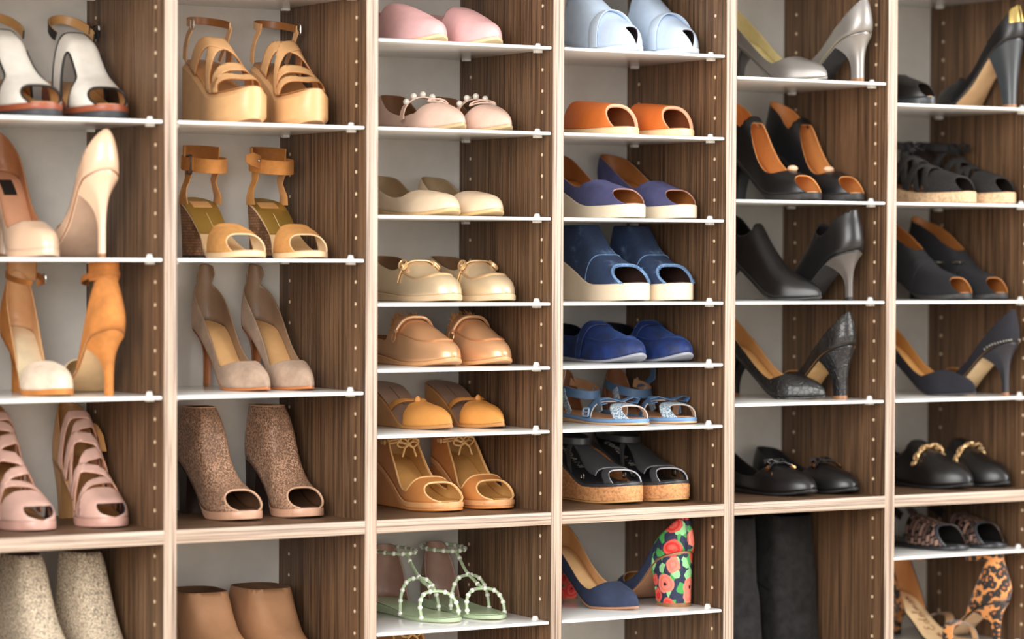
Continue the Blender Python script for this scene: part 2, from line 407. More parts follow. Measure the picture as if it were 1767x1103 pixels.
    def heel(s, m, tb=.24, kx=.28, ky=.28, yc=.09, p=4.2, tip=None, tiph=6, name='heel', lean=0):
        bm = bmesh.new(); ring = []
        tt = [tb*(i/9.)**1.6 for i in range(10)][::-1]
        for t in tt: ring.append((s.cx(t)-s.w(t)*.98, t*s.L, t))
        for t in tt[::-1][1:]: ring.append((s.cx(t)+s.w(t)*.98, t*s.L, t))
        x1 = ring[-1][0]; x0 = ring[0][0]
        for k in (.75, .5, .25): ring.append((x0+(x1-x0)*k, (tb-.05*math.sin(PI*k))*s.L, tb-.05*math.sin(PI*k)))
        ym = sum(r[1] for r in ring)/len(ring)
        ht = s.zb(0)-s.sp(0); K = 16; rings = []
        def row(q):
            g = 1-(1-q)**p; o = []
            for x, y, t in ring:
                xx = x*(1+(kx-1)*g); yy = (yc*s.L+(y-ym)*ky)*g+y*(1-g)+lean*q
                z = (1-q)*(s.zb(t)+.3)
                if t < .3: yy += ip(s.back, 0)*(1-t/.3)**2*(1-q)
                o.append(V(xx, yy, z))
            return o
        qt = 1-tiph/max(20., s.zb(0.05))
        def loft(qs, mm, nm, par):
            bm = bmesh.new(); R = [[bm.verts.new(v) for v in row(q)] for q in qs]; n = len(ring)
            for i in range(len(R)-1):
                for j in range(n): bm.faces.new((R[i][j], R[i+1][j], R[i+1][(j+1) % n], R[i][(j+1) % n]))
            bm.faces.new(R[0]); bm.faces.new(R[-1][::-1]); bmesh.ops.recalc_face_normals(bm, faces=bm.faces)
            return s.add(nm, bm, [mm], par)
        if tip:
            h = loft([qt*i/K for i in range(K+1)], m, name, None); loft([qt+.0005, .5*(1+qt), 1], tip, 'heel_tip', h); return h
        return loft([i/K for i in range(K+1)], m, name, None)
    def strokes(s, name, lines, m, r=.5, parent=None, up=1.6, org=(.0, 0), sc=1):
        """writing on the insole: 2D strokes (along, across) in mm measured from org = (t, x)"""
        bm = bmesh.new()
        for ln in lines:
            P = []
            for a, c in ln:
                t = org[0]+a*sc/s.L; P.append(V(s.cx(t)+org[1]+c*sc, t*s.L, s.iz(t*s.L)+up-1))
            tube(bm, P, r, 4)
        return s.add(name, bm, [m], parent)
# field helpers: positive = leather there
def opening(t0, d, hw):            # pump-style topline: walls of height hw(t) and a rounded throat at t0
    return lambda t, q, h: max((ip(hw, t)-h)/20., (abs(q)-math.sqrt(max(0, (t0-t)/d))) if t < t0 else .02+(t-t0)*8)
def peep(t1, c=.1, p=2.0): return lambda t, q, h: (t1+c*abs(q)**p-t)*8
def hole(tc, qc, rt, rq): return lambda t, q, h: min(3, ((t-tc)/rt)**2+((abs(q)-qc)/rq)**2-1)*.3
def band(tc, k, hwid, both=False): return lambda t, q, h: (hwid-abs(t-tc-k*(abs(q) if both else q)))*8
def AND(*f): return lambda t, q, h: min(g(t, q, h) for g in f)
def OR(*f): return lambda t, q, h: max(g(t, q, h) for g in f)
def after(t0, c=0, p=2.0): return lambda t, q, h: (t-t0-c*abs(q)**p)*8
def before(t1, c=0, p=2.0): return lambda t, q, h: (t1+c*abs(q)**p-t)*8
def below(tab): return lambda t, q, h: (ip(tab, t)-h)/20.
ZX = Vector((0, 0, 1)); XX = Vector((1, 0, 0)); YY = Vector((0, 1, 0))
def buckle(sh, c, ax, ay, w, h, m, r=1.0, parent=None):
    bm = bmesh.new(); tube(bm, rrect(c, ax, ay, w, h, 2), r, 6, True); tube(bm, [c-ax*w*.0005, c+ax*w*.0005], r*.8, 5)
    return sh.add('buckle', bm, [m], parent)
D = {}
# ------------------------------------------------------------------ pump family
FULLP = [(0, 55), (.04, 49), (.1, 39), (.18, 30), (.28, 25), (.45, 20), (.62, 22)]
def pump(key, m, lining, ins, under, heelm=None, L=182, hh=92, W=(27, 24, 36), toe=(.7, 1.7, 1.35), ph=4, t0=.71, d=.24, hw=None, H=None, hk=None, rim=None, tip=True, ex=None, pipe=None, spring=4, edge=None):
    hw = hw or FULLP; h0 = hw[0][1]
    s = Shoe('pump', L, W, toe, hh, ph, H=H or [(0, h0*1.16), (.2, h0*1.3), (.45, h0*1.15), (.62, 46), (.78, 34), (.92, 25), (1, 20)], spring=spring, ex=(.5, .72), exr=.9)
    s.sole(edge or heelm or m, under)
    f = opening(t0, d, hw)
    if ex: f = ex(f)
    s.upper(f, m, lining, 1.6, rim=rim, pipe=pipe, pr=.8)
    i = s.insole(ins)
    s.heel(heelm or m, **dict(dict(tip=L_((150, 104, 66)) if tip else None), **(hk or {})))
    D[key] = s; return s, i

# nude patent pumps
NUDE = mat('patent', (228, 192, 162), .3)
s, i = pump('nude', NUDE, L_((176, 118, 78)), L_((206, 150, 116)), L_((188, 156, 132)), L=194, hh=112, W=(28, 24, 38), toe=(.66, 2.0, 1.7), ph=10, t0=.7, d=.2,
            H=[(0, 66), (.2, 76), (.45, 66), (.62, 48), (.78, 36), (.92, 28), (1, 24)], hw=[(0, 57), (.04, 51), (.1, 41), (.18, 32), (.28, 27), (.45, 23), (.6, 26)], hk=dict(kx=.19, ky=.19, yc=.09, p=5))
bm = bmesh.new(); ribbon(bm, [V(0, y, s.iz(y)+.2) for y in (30, 38, 46, 54)], 20, .6, XX); s.add('size_label', bm, [P_((24, 20, 18))], i, label='black label inside')
bm = bmesh.new(); tube(bm, [s.pt(t, q, .1) for t, q in [(.32, -.93), (.22, -.8), (.1, -.72), (.03, -.7), (.0, -.7)]]+[s.pt(t, q, .1) for t, q in [(.03, .7), (.1, .72), (.22, .8), (.32, .93)]], .35, 4)
s.add('seam', bm, [P_((176, 136, 108))], 1)
# tan suede d'orsay with ankle strap
TS = S_((192, 124, 62))
s = Shoe('ankle_strap_pump', 188, (27, 22, 37), (.68, 2.1, 1.8), 84, 8, H=[(0, 92), (.12, 90), (.25, 82), (.42, 60), (.62, 42), (.76, 36), (.92, 28), (1, 23)], back=[(0, 1), (18, -7), (40, 0), (65, 13), (90, 15)], ex=(.65, .72), exr=.85)
s.sole(TS, L_((226, 190, 142)))
s.upper(AND(below([(0, 82), (.07, 80), (.14, 70), (.24, 46), (.36, 20), (.44, 4), (.46, -5)]), before(.46)), TS, L_((224, 176, 128)), 1.8, name='heel_counter')
s.upper(after(.66, -.06), S_((232, 208, 186)), CREAM, 1.8, name='toe_cap', label='blush suede toe')
s.insole(L_((240, 220, 184)))
s.heel(TS, kx=.24, ky=.24, yc=.085, p=4.5)
bm = bmesh.new(); ribbon(bm, ell(0, 52, 164, 24, 38, 8, 352, -8), 8, 2, closed=False, mi=(1, 0)); k = s.add('ankle_strap', bm, [S_((170, 106, 50)), L_((150, 92, 48))])
bm = bmesh.new(); ribbon(bm, ell(0, 50, 172, 22, 35, 105, 255, -2), 26, 1.8, mi=(1, 0)); s.add('ankle_cuff', bm, [S_((184, 116, 56)), L_((226, 180, 132))], k)
buckle(s, V(-24, 66, 162), YY, ZX, 11, 12, STEEL, parent=k); D['tan_dorsay'] = s
# taupe suede pumps with a raised heel tab
TP = S_((178, 152, 132))
s, i = pump('taupe', TP, L_((150, 122, 98)), L_((226, 178, 122)), L_((196, 122, 72)), L_((172, 106, 62)), L=218, hh=94, W=(28, 24, 36), toe=(.66, 1.6, 1.3), t0=.72, d=.27,
            H=[(0, 100), (.06, 97), (.14, 84), (.25, 78), (.45, 64), (.62, 48), (.78, 34), (.92, 24), (1, 18)],
            ex=lambda f: OR(f, lambda t, q, h: min((86-h)/20., (.025+.03*sm((h-58)/20)-t)*12)), hw=[(0, 60), (.03, 56), (.1, 49), (.2, 41), (.36, 31), (.5, 24), (.62, 22)], hk=dict(kx=.2, ky=.2, yc=.08, p=5), edge=L_((196, 122, 72)))
# navy pumps with a flowered block heel
NV = S_((48, 58, 84)); FL = mat('floral')
s, i = pump('navy', NV, L_((206, 160, 112)), L_((222, 180, 128)), L_((176, 128, 96)), FL, L=206, hh=84, W=(30, 25, 37), toe=(.66, 1.6, 1.3), t0=.74, d=.22, H=[(0, 66), (.2, 78), (.45, 66), (.62, 48), (.78, 35), (.92, 25), (1, 19)],
            hw=[(0, 55), (.04, 49), (.1, 40), (.2, 32), (.35, 25), (.5, 21), (.62, 23)], hk=dict(kx=.86, ky=.8, yc=.115, p=1.6, tb=.27), edge=L_((176, 128, 96)))
s.upper(AND(below([(0, 54), (.04, 48), (.1, 39), (.2, 31)]), before(.2, .06)), FL, FL, .8, off=.9, name='heel_cover', label='heel back embroidered with red poppies')
bm = bmesh.new(); tube(bm, [s.pt(0, q, 1.6) for q in [-.98+.06*k for k in range(9)]], .5, 4); s.add('seam', bm, [P_((30, 34, 58))])
# silver, black croc, black with plate, black navy
SI = mat('metallic', (150, 146, 142), .34)
pump('silver', SI, L_((206, 190, 140)), L_((222, 206, 150)), P_((60, 58, 58)), L=212, hh=76, hk=dict(kx=.36, ky=.34, yc=.09), toe=(.68, 1.5, 1.25))
BKP = mat('patent', (26, 26, 28), .22); BK = L_((22, 22, 24), .36); BKS = S_((24, 24, 28))
s, i = pump('croc', mat('croc', (22, 21, 22), .38), L_((188, 140, 88)), L_((206, 158, 100)), L_((222, 178, 118)), mat('croc', (28, 28, 30), .34), L=214, hh=84, toe=(.66, 1.45, 1.2), hk=dict(kx=.4, ky=.36, yc=.1, p=3), tip=True)
bm = bmesh.new(); ribbon(bm, [V(x, 104-.3*x, s.zb((104-.3*x)/214.)-.1) for x in (-12, -4, 4, 12)], 6, .8, YY); s.add('sole_mark', bm, [P_((40, 34, 30))], 0)
s, i = pump('black_line', S_((28, 28, 36)), L_((184, 132, 72)), L_((224, 172, 104)), L_((228, 196, 150)), mat('leather', (34, 34, 42), .5), L=214, hh=86, toe=(.66, 1.5, 1.25), hk=dict(kx=.2, ky=.2, yc=.09, p=4.5))
bm = bmesh.new()
for k in range(22):
    a = -1+2*k/21.; t = .005+.2*abs(a)**1.6; q = math.copysign(1, a)*.96 if a else .96
    ball(bm, s.pt(t, q, 1.2), 2.0, 1, 1, 1, 6)
s.add('heel_beading', bm, [STEEL], label='silver beading around the heel seat')
s, i = pump('black_peep', BK, L_((40, 36, 34)), L_((222, 178, 130)), L_((226, 184, 136)), mat('leather', (58, 62, 66), .3), L=198, hh=104, ph=12, toe=(.72, 2, 1.8), t0=.66, ex=lambda f: AND(f, peep(.88, .1)), hk=dict(kx=.42, ky=.4, yc=.1, p=1.9))
s.upper(lambda t, q, h: min((ip([(0, 54), (.04, 51), (.12, 43)], t)-h)/20, (h-26)/20., (.05-t)*8), mat('metal', (206, 178, 108)), BK, .6, off=.8, name='heel_plate', label='gold plate on the heel back')
# black ankle shoe with a smooth high vamp and stiletto
s = Shoe('ankle_boot', 212, (28, 25, 36), (.68, 1.6, 1.3), 78, 4, H=[(0, 76), (.2, 92), (.36, 92), (.5, 72), (.66, 48), (.8, 33), (.92, 24), (1, 19)], exr=.8)
s.sole(P_((52, 50, 50)))
s.upper(lambda t, q, h: max((ip([(0, 66), (.12, 60), (.26, 50), (.34, 60), (.42, 84)], t)-h)/20., (t-.4)*8), mat('leather', (27, 26, 27), .3), P_((26, 24, 24)), 1.6)
s.insole(P_((40, 38, 36))); s.heel(mat('leather', (92, 86, 82), .3), kx=.2, ky=.2, yc=.09, p=4.5, tip=P_((30, 30, 30))); D['ankle_black'] = s

# ------------------------------------------------------------------ white T-strap wedges
WH = L_((236, 230, 220)); BLK = P_((26, 24, 23))
s = Shoe('wedge_sandal', 222, (35, 35, 43), (.78, 2.4, 2.2), 45, 19, spring=3, H=[(0, 60), (.2, 74), (.3, 84), (.4, 84), (.5, 69), (.6, 53), (.72, 39), (.85, 28), (1, 20)], ex=(.5, .6))
s.slab(L_((150, 78, 50)), 'wedge', 1.6, lambda t: s.zs(t), lambda t: s.sp(t)+10)
s.slab(P_((52, 54, 58)), 'outsole', 1.4, lambda t: s.sp(t)+10, s.sp)
def wf(t, q, h):
    base = min((t-.29+.02*abs(q))*8, (.86+.1*abs(q)**2.4-t)*8)
    cut = min(3, (((t-.545)/.125)**4+((abs(q)-.7)/.4)**4-1))*.35
    return min(base, cut)
s.upper(wf, WH, L_((200, 150, 96)), 2.2, rim=BLK, pipe=BLK, pr=1.6)
s.insole(L_((214, 164, 106)))
bm = bmesh.new(); ribbon(bm, ell(0, 56, 132, 31, 42, 72, 288, -22), 13, 2.6, mi=(1, 0)); k = s.add('ankle_strap', bm, [BLK, L_((206, 156, 98))], label='black ankle strap with tan lining')
bm = bmesh.new(); ribbon(bm, [V(30, 50, 138), V(33, 60, 136), V(34, 72, 132), V(31, 82, 124)], 12, 2.4); s.add('strap_end', bm, [BLK], k)
buckle(s, V(35, 64, 135), YY, ZX, 20, 19, GUN, 1.6, k); D['white_t'] = s

# ------------------------------------------------------------------ pink strappy caged booties
PK = mat('leather', (220, 180, 166), .3)
s = Shoe('strappy_bootie', 206, (29, 27, 39), (.8, 2.4, 2.2), 78, 12, spring=3, H=[(0, 88), (.2, 92), (.3, 90), (.42, 80), (.56, 62), (.7, 45), (.84, 32), (1, 24)], ex=(.5, .66))
s.sole(L_((206, 160, 146)))
s.upper(AND(below([(0, 80), (.1, 76), (.2, 52), (.27, 20), (.3, 0)]), before(.3)), L_((190, 142, 92)), L_((196, 148, 96)), 1.8, name='heel_counter', label='tan heel counter')
s.upper(AND(after(.73, -.07), lambda t, q, h: max((.9+.14*abs(q)**3-t)*8, (h-21)/20., (abs(q)-.8)*3), ), PK, P_((58, 54, 62)), 2, name='toe_band')
for n, (tc, k, hwd) in enumerate(((.66, -.10, .026), (.58, .11, .026), (.5, -.10, .028), (.42, .10, .028), (.345, -.09, .026), (.285, .05, .03))):
    s.upper(AND(band(tc, k, hwd, False), lambda t, q, h: (q+.97)*4 ), PK, L_((196, 140, 112)), 2.2, name='strap', off=.6*(n % 2))
s.insole(L_((184, 136, 88))); s.heel(L_((190, 142, 92)), kx=.6, ky=.5, p=1.8)
bm = bmesh.new(); ribbon(bm, [s.pt(.23, .5, .8), s.pt(.27, .5, 4), s.pt(.32, .56, 7), s.pt(.37, .64, 6)], 9, 1.6, XX); s.add('tie', bm, [L_((206, 152, 96))]); D['pink_strap'] = s

# ------------------------------------------------------------------ boots
def boot(key, kind, m, lining, solem, L=215, hh=40, ph=6, zcut=None, top=None, H=None, W=(33, 31, 40), toe=(.76, 2.2, 2), peepf=None, heelm=None, rim=None, hk=None, back=None, ex=(.5, .78), pipe=None):
    s = Shoe(kind, L, W, toe, hh, ph, H=H, ex=ex, back=back or [(0, 1), (20, -4), (50, 2), (90, 4), (200, 0)], we=.85)
    s.sole(solem); f = top or (lambda t, q, h: (zcut-h-s.zs(t))/20.)
    if peepf: f = AND(f, peepf)
    s.upper(f, m, lining, 2, rim=rim, pipe=pipe, pr=1.3, pname='edge_binding'); s.insole(lining); s.heel(heelm or m, **(hk or dict(kx=.8, ky=.75, p=1.5, tb=.28))); D[key] = s; return s
KN = mat('knit', (226, 208, 182))
boot('beige_boot', 'boot', KN, P_((120, 96, 74)), L_((120, 92, 66)), 200, 60, zcut=186, H=[(0, 150), (.25, 156), (.36, 156), (.43, 138), (.52, 104), (.64, 74), (.76, 52), (.9, 36), (1, 28)], W=(34, 33, 41))
s = boot('brown_boot', 'ankle_boot', mat('leather', (178, 132, 96), .55), S_((110, 78, 54)), L_((110, 80, 56)), 225, 28, zcut=116, H=[(0, 104), (.2, 110), (.36, 116), (.44, 94), (.54, 68), (.68, 52), (.85, 38), (1, 28)], ex=(.36, .7), W=(48, 46, 44))
bm = bmesh.new(); tube(bm, [s.pt(t, q, .5) for t, q in [(.14, .55), (.18, .56), (.24, .6), (.3, .66), (.36, .8), (.4, .98)]], .8, 5); s.add('seam', bm, [P_((128, 92, 62))])
SNK = mat('snake', (230, 184, 152), .34, (176, 136, 110), (126, 98, 80))
s = boot('snake_boot', 'peep_toe_bootie', SNK, P_((92, 62, 42)), L_((206, 160, 132)), 200, 74, 12, zcut=158, H=[(0, 92), (.2, 98), (.33, 108), (.42, 104), (.5, 72), (.58, 55), (.68, 43), (.8, 33), (.9, 27), (1, 20)], W=(31, 29, 39), toe=(.8, 2.4, 2.2), ex=(.5, .66), peepf=peep(.83, .15, 2.4), heelm=P_((48, 34, 28)), rim=L_((214, 172, 142)), pipe=L_((214, 172, 142)))
# tall black boots
BS = mat('velvet', (30, 29, 30), .95, (80, 78, 78))
s = Shoe('tall_boot', 240, (54, 54, 48), (.78, 2.2, 2), 30, 8, H=[(0, 452), (.3, 456), (.4, 440), (.46, 300), (.54, 120), (.66, 76), (.8, 54), (.92, 42), (1, 32)], ex=(.36, .75), back=[(0, 1), (20, -4), (60, 6), (140, -2), (300, -10), (450, -6)], ez=(1, 1), fold=2.4)
s.sole(P_((26, 25, 25))); s.upper(lambda t, q, h: (382-h)/20., BS, P_((28, 27, 27)), 3); s.heel(BS, kx=.85, ky=.8, p=1.5, tb=.28)
for zc in (262, 150):
    bm = bmesh.new(); tube(bm, [s.pt(t, math.copysign(1-math.asin(min(1, (zc-8*t)/max(zc, s.Hh(t))))*2/PI, sg), .6) for sg, tl in ((-1, [.4-.02*k for k in range(20)]), (1, [.02+.02*k for k in range(20)])) for t in tl], 1.2, 5); s.add('seam', bm, [P_((24, 23, 24))], 1)
D['tall_boot'] = s

# ------------------------------------------------------------------ tan platform wedges with crossed straps
TN = mat('leather', (222, 174, 122), .4)
s = Shoe('platform_wedge', 194, (31, 29, 40), (.74, 2.4, 2.1), 56, 46, spring=8, H=[(0, 40), (.2, 48), (.34, 62), (.46, 60), (.58, 48), (.7, 34), (.84, 19), (1, 10)], ex=(.5, .7))
s.plate('wedge_sole', [TN, L_((176, 124, 76))], s.zs, s.sp, 1.5, rnd=8)
s.upper(AND(band(.8, -.12, .042, True), lambda t, q, h: (.99-t)*9), TN, LBRN, 2, name='toe_strap')
s.upper(band(.655, .07, .04), TN, LBRN, 2, name='toe_strap')
s.upper(AND(band(.46, .16, .05), lambda t, q, h: 1), TN, LBRN, 2, name='instep_strap')
s.upper(AND(band(.46, -.16, .05), lambda t, q, h: 1), TN, LBRN, 2, name='instep_strap', off=1.4)
s.insole(L_((186, 132, 82)))
bm = bmesh.new(); ribbon(bm, ell(0, 48, 152, 30, 40, 75, 285, -8), 11, 2, mi=(1, 0)); k = s.add('ankle_strap', bm, [TN, L_((160, 104, 56))])
for sx in (-1, 1):
    bm = bmesh.new(); ribbon(bm, [V(sx*28, 24, 100), V(sx*31, 32, 116), V(sx*32, 44, 134), V(sx*30, 58, 149)], 11, 2, YY); s.add('strap_support', bm, [TN], k)
buckle(s, V(32, 60, 150), YY, ZX, 12, 15, STEEL, parent=k); D['tan_platform'] = s
# tan suede sandals with cork block heels
TS2 = S_((206, 148, 84))
s = Shoe('ankle_strap_sandal', 206, (30, 25, 41), (.8, 2.4, 2.2), 82, 8, spring=3, H=[(0, 84), (.15, 82), (.3, 76), (.45, 60), (.6, 44), (.72, 37), (.84, 27), (1, 18)], ex=(.5, .62), back=[(0, 1), (20, 0), (40, 6), (60, 6), (80, 2)])
s.sole(L_((236, 202, 158)), L_((214, 168, 120)))
s.upper(AND(after(.635, .03), before(.83, .1, 2.2)), TS2, CREAM, 2.2, name='toe_band', rim=L_((240, 208, 164)))
for sg in (-1, 1):
    bm = bmesh.new(); ribbon(bm, [V(sg*27, 34, 80), V(sg*28, 34, 92), V(sg*25, 32, 104), V(sg*21, 34, 115), V(sg*22, 40, 126), V(sg*26, 44, 136)], lambda u: 30-12*math.sin(PI*min(1, u*.9)), 2, YY, mi=(0, 1) if sg < 0 else (1, 0)); s.add('side_strap', bm, [TS2, L_((214, 156, 96))])
i = s.insole(L_((242, 206, 156)), t0=.42); g = s.insole(mat('metallic', (176, 140, 66), .4), 'gold_insole', t1=.45, label='metallic gold heel half of the insole')
bm = bmesh.new(); P = [V(x, y, s.iz(y)+.3) for y, x in ((36, 0), (54, 0))]; ribbon(bm, [V(0, y, s.iz(y)+.3) for y in (26, 32, 38, 44)], 30, .6, XX); s.add('insole_label', bm, [L_((226, 172, 110))], g, label='tan label')
bm = bmesh.new(); tube(bm, [V(0, y, s.iz(y)+.2) for y in range(56, 96, 5)], .5, 4); s.add('insole_seam', bm, [L_((236, 206, 150))], g)
s.heel(mat('corkbrick', (176, 128, 92)), kx=.84, ky=.82, yc=.12, p=1.4, tb=.27, tip=P_((50, 40, 34)), tiph=5)
bm = bmesh.new(); ribbon(bm, ell(0, 48, 139, 30, 42, 0, 360, -5)[:-1], 21, 2.4, closed=True, mi=(1, 0)); k = s.add('ankle_strap', bm, [S_((196, 132, 68)), S_((170, 110, 54))])
bm = bmesh.new(); ribbon(bm, ell(0, 46, 150, 28, 38, 100, 260, -4), 28, 2, mi=(1, 0)); s.add('ankle_cuff', bm, [S_((206, 146, 82)), S_((172, 112, 56))], k)
D['tan_cork'] = s
import copy
s2 = copy.copy(s); s2.parts = list(s.parts)
buckle(s, V(31, 62, 137), YY, ZX, 15, 27, GUN, 1.8, k); bm = bmesh.new(); ribbon(bm, [V(29, 72, 138), V(34, 62, 138), V(35, 50, 139), V(32, 38, 141)], 20, 2); s.add('strap_end', bm, [S_((190, 124, 62))], k)
bm = bmesh.new(); ribbon(bm, [V(-26, 66, 141), V(-34, 74, 144), V(-46, 78, 147), V(-56, 78, 148)], lambda u: 20*(1-.5*max(0, u-.7)/.3), 2); s2.add('strap_end', bm, [S_((186, 126, 70))], k, label='loose strap end')
bm = bmesh.new(); ball(bm, V(-33, 75, 145), 3, .8, .8, 1); s2.add('stud', bm, [STEEL], k); D['tan_cork_open'] = s2

# ------------------------------------------------------------------ flats, loafers, mules
def flat(key, kind, m, lining, ins, solem, L=236, hh=8, ph=5, W=(31, 28, 40), toe=(.74, 2, 1.8), t0=.66, d=.16, hw=None, H=None, f=None, spring=7, solegrow=1.2, rim=None, pipe=None, thick=1.8, top=None, ex=(.4, .78), tz=.8, name='upper', slab=True):
    s = Shoe(kind, L, W, toe, hh, ph, spring=spring, H=H or [(0, 60), (.25, 66), (.45, 60), (.62, 48), (.78, 38), (.92, 28), (1, 22)], ex=ex, tz=tz)
    s.slab(solem, 'sole', solegrow, under=solem)
    s.upper(f or opening(t0, d, hw or [(0, 50), (.1, 46), (.3, 30), (.5, 26), (.6, 28)]), m, lining, thick, rim=rim, pipe=pipe, pr=1.2, name=name)
    s.insole(ins); D[key] = s; return s
# pink slippers with rounded toes
flat('pink_slip', 'loafer', mat('leather', (240, 190, 190), .5), P_((226, 180, 176)), P_((230, 200, 180)), L_((232, 206, 160)), L=230, t0=.45, d=.12, H=[(0, 50), (.25, 56), (.42, 60), (.56, 56), (.7, 46), (.84, 33), (1, 22)], toe=(.7, 1.9, 1.6), W=(31, 30, 41), spring=9)
# pale pink flats with pearl straps
s = flat('pearl_flat', 'ballet_flat', mat('leather', (236, 200, 182), .45), P_((140, 100, 70)), P_((178, 130, 96)), L_((214, 184, 140)), L=236, t0=.7, d=.16, H=[(0, 54), (.25, 56), (.45, 48), (.62, 42), (.76, 36), (.9, 24), (1, 15)], toe=(.68, 1.6, 1.35), W=(30, 27, 39), hw=[(0, 50), (.1, 46), (.26, 24), (.46, 18), (.6, 22)])
bm = bmesh.new(); P = ell(s.cx(.52), 118, 20, 36, 6, 0, 0, n=1); arc = [V(s.cx(.5)+39*math.cos(a), 128-8*math.sin(a), 18+36*math.sin(a)) for a in [PI*k/16 for k in range(17)]]; ribbon(bm, arc, 11, 2, YY); k = s.add('strap', bm, [mat('leather', (228, 190, 170), .45)])
for a in (.24, .37, .5, .63, .76):
    bm = bmesh.new(); ball(bm, V(s.cx(.5)+41*math.cos(PI*a), 130-8*math.sin(PI*a), 19+39*math.sin(PI*a)), 5.2); s.add('pearl', bm, [PEARL], k)
bm = bmesh.new(); tube(bm, [s.pt(.66+.02*math.cos(a), .3*math.cos(a)-.1, 3+2*math.sin(a)) for a in [2*PI*k/12 for k in range(12)]], 1.4, 5, True); s.add('bow', bm, [mat('leather', (232, 196, 178), .45)])
# beige ballet flats
flat('beige_flat', 'ballet_flat', mat('leather', (232, 208, 178), .5), P_((176, 150, 116)), P_((196, 170, 132)), L_((222, 186, 132)), L=232, t0=.64, d=.2, H=[(0, 54), (.25, 56), (.45, 46), (.6, 37), (.74, 33), (.88, 27), (1, 20)], toe=(.7, 2.1, 1.9), W=(31, 28, 40), hw=[(0, 52), (.1, 48), (.26, 30), (.44, 22), (.56, 24)], spring=8)
# gold driving loafers with knotted cord
GL = mat('metallic', (232, 208, 172), .38)
s = flat('gold_driver', 'loafer', GL, L_((150, 116, 84)), L_((168, 130, 96)), P_((214, 186, 150)), L=232, hh=6, ph=9, t0=.56, d=.12, H=[(0, 58), (.2, 64), (.4, 62), (.56, 54), (.68, 40), (.74, 34), (.86, 32), (1, 26)], toe=(.74, 2.3, 2.1), W=(31, 29, 41), hw=[(0, 54), (.12, 52), (.3, 40), (.44, 36), (.52, 40)], spring=4)
def mocseam(s, m, a=.62, t1=.87, r=1.5, tb=.5, parent=1):
    bm = bmesh.new(); P = []
    for k in range(33):
        u = -1+k/16.; t = tb+(t1-tb)*math.sqrt(max(0, 1-abs(u)**3.2)); P.append(s.pt(t, math.copysign(a*abs(u)**.9, u), .5))
    tube(bm, P, r, 6); s.add('toe_seam', bm, [m], parent)
mocseam(s, mat('metallic', (214, 180, 140), .4), .56, .86, 1.9, .56)
bm = bmesh.new(); P = [s.pt(.6-.05*abs(q), q, 2.5) for q in [-.8+.1*k for k in range(17)]]; ribbon(bm, P, 6, 2, YY)
for sg in (-1, 1):
    for k in range(2): tube(bm, [s.pt(.6+.03*math.sin(a)*(1-2*k)-.02, sg*.42+.12*math.cos(a), 5+1.5*math.sin(a)) for a in [2*PI*j/14 for j in range(14)]], 1.6, 5, True)
    ball(bm, s.pt(.585, sg*.42, 4), 4.2, 1.3, 1, .8)
s.add('cord_bow', bm, [mat('metallic', (236, 200, 150), .32)], label='knotted pale gold cord')
bm = bmesh.new()
for k in range(7): ball(bm, V(s.cx(.2+k*.1)-30, 46+k*22, 2.6), 4, 1, 1, .6, 8)
# rose gold backless mules with cord and bit
RG = mat('metallic', (226, 176, 132), .3)
s = flat('rose_mule', 'loafer_mule', RG, mat('fur', (176, 120, 70)), mat('fur', (196, 150, 100)), L_((214, 160, 110)), L=236, hh=12, ph=6, f=lambda t, q, h: max((t-.42+.1*abs(q)**2)*8, (24-h)/20.-max(0, .1-t)*0), H=[(0, 40), (.25, 52), (.4, 64), (.52, 62), (.64, 54), (.76, 41), (.88, 31), (1, 23)], toe=(.72, 2.1, 1.8), W=(32, 31, 41), spring=9)
mocseam(s, mat('metallic', (206, 152, 110), .35), .55, .87, 1.5, .55)
bm = bmesh.new(); tube(bm, [s.pt(.545-.08*abs(q)**2, q, 4) for q in [-.62+.08*k for k in range(16)]], 2.6, 7)
for sg in (-1, 1):
    tube(bm, [s.pt(.5+.035*math.sin(a), sg*.66+.1*math.cos(a), 3+sg*math.sin(a)) for a in [2*PI*j/14 for j in range(14)]], 1, 5, True)
    ball(bm, s.pt(.515, sg*.56, 3.5), 4, 1, 1.5, .8)
s.add('cord_bow', bm, [mat('metallic', (230, 186, 144), .3)], label='rose gold cord with small bit')
bm = bmesh.new(); rr = random.Random(3)
for k in range(120):
    q = rr.uniform(-.6, .6); p = s.pt(.425+.08*q*q, q, -1); d = Vector((rr.uniform(-.3, .3), -.7, rr.uniform(.2, 1.1))).normalized()*rr.uniform(.006, .014); tube(bm, [p, p+d*.5, p+d+Vector((0, -.001, -.001))], .45, 3)
s.add('fur_lining', bm, [mat('fur', (206, 150, 90))], label='tufts of tan fur')
# tan pointed slides
TO = mat('leather', (222, 154, 78), .5)
s = flat('tan_slide', 'mule', TO, L_((150, 96, 56)), L_((170, 138, 120)), L_((196, 140, 84)), L=226, hh=60, ph=5, f=lambda t, q, h: max((t-.6-.05*abs(q))*8, (.023-abs(t-.585+.17*abs(q)**1.2))*8), H=[(0, 40), (.3, 44), (.48, 34), (.6, 33), (.74, 30), (.88, 22), (1, 13)], toe=(.66, 1.45, 1.2), W=(30, 27, 40), spring=6, slab=False)
s.parts[0] = s.parts[0]; D['tan_slide'] = s
bm = bmesh.new(); ball(bm, s.pt(.6, .02, 1), 6, .8, .4, 1.1); s.add('tab', bm, [TO])
bm = bmesh.new(); tube(bm, [V(0, y, s.iz(y)+.2) for y in range(40, 92, 6)], .6, 4); s.add('insole_seam', bm, [P_((110, 84, 70))], 2)
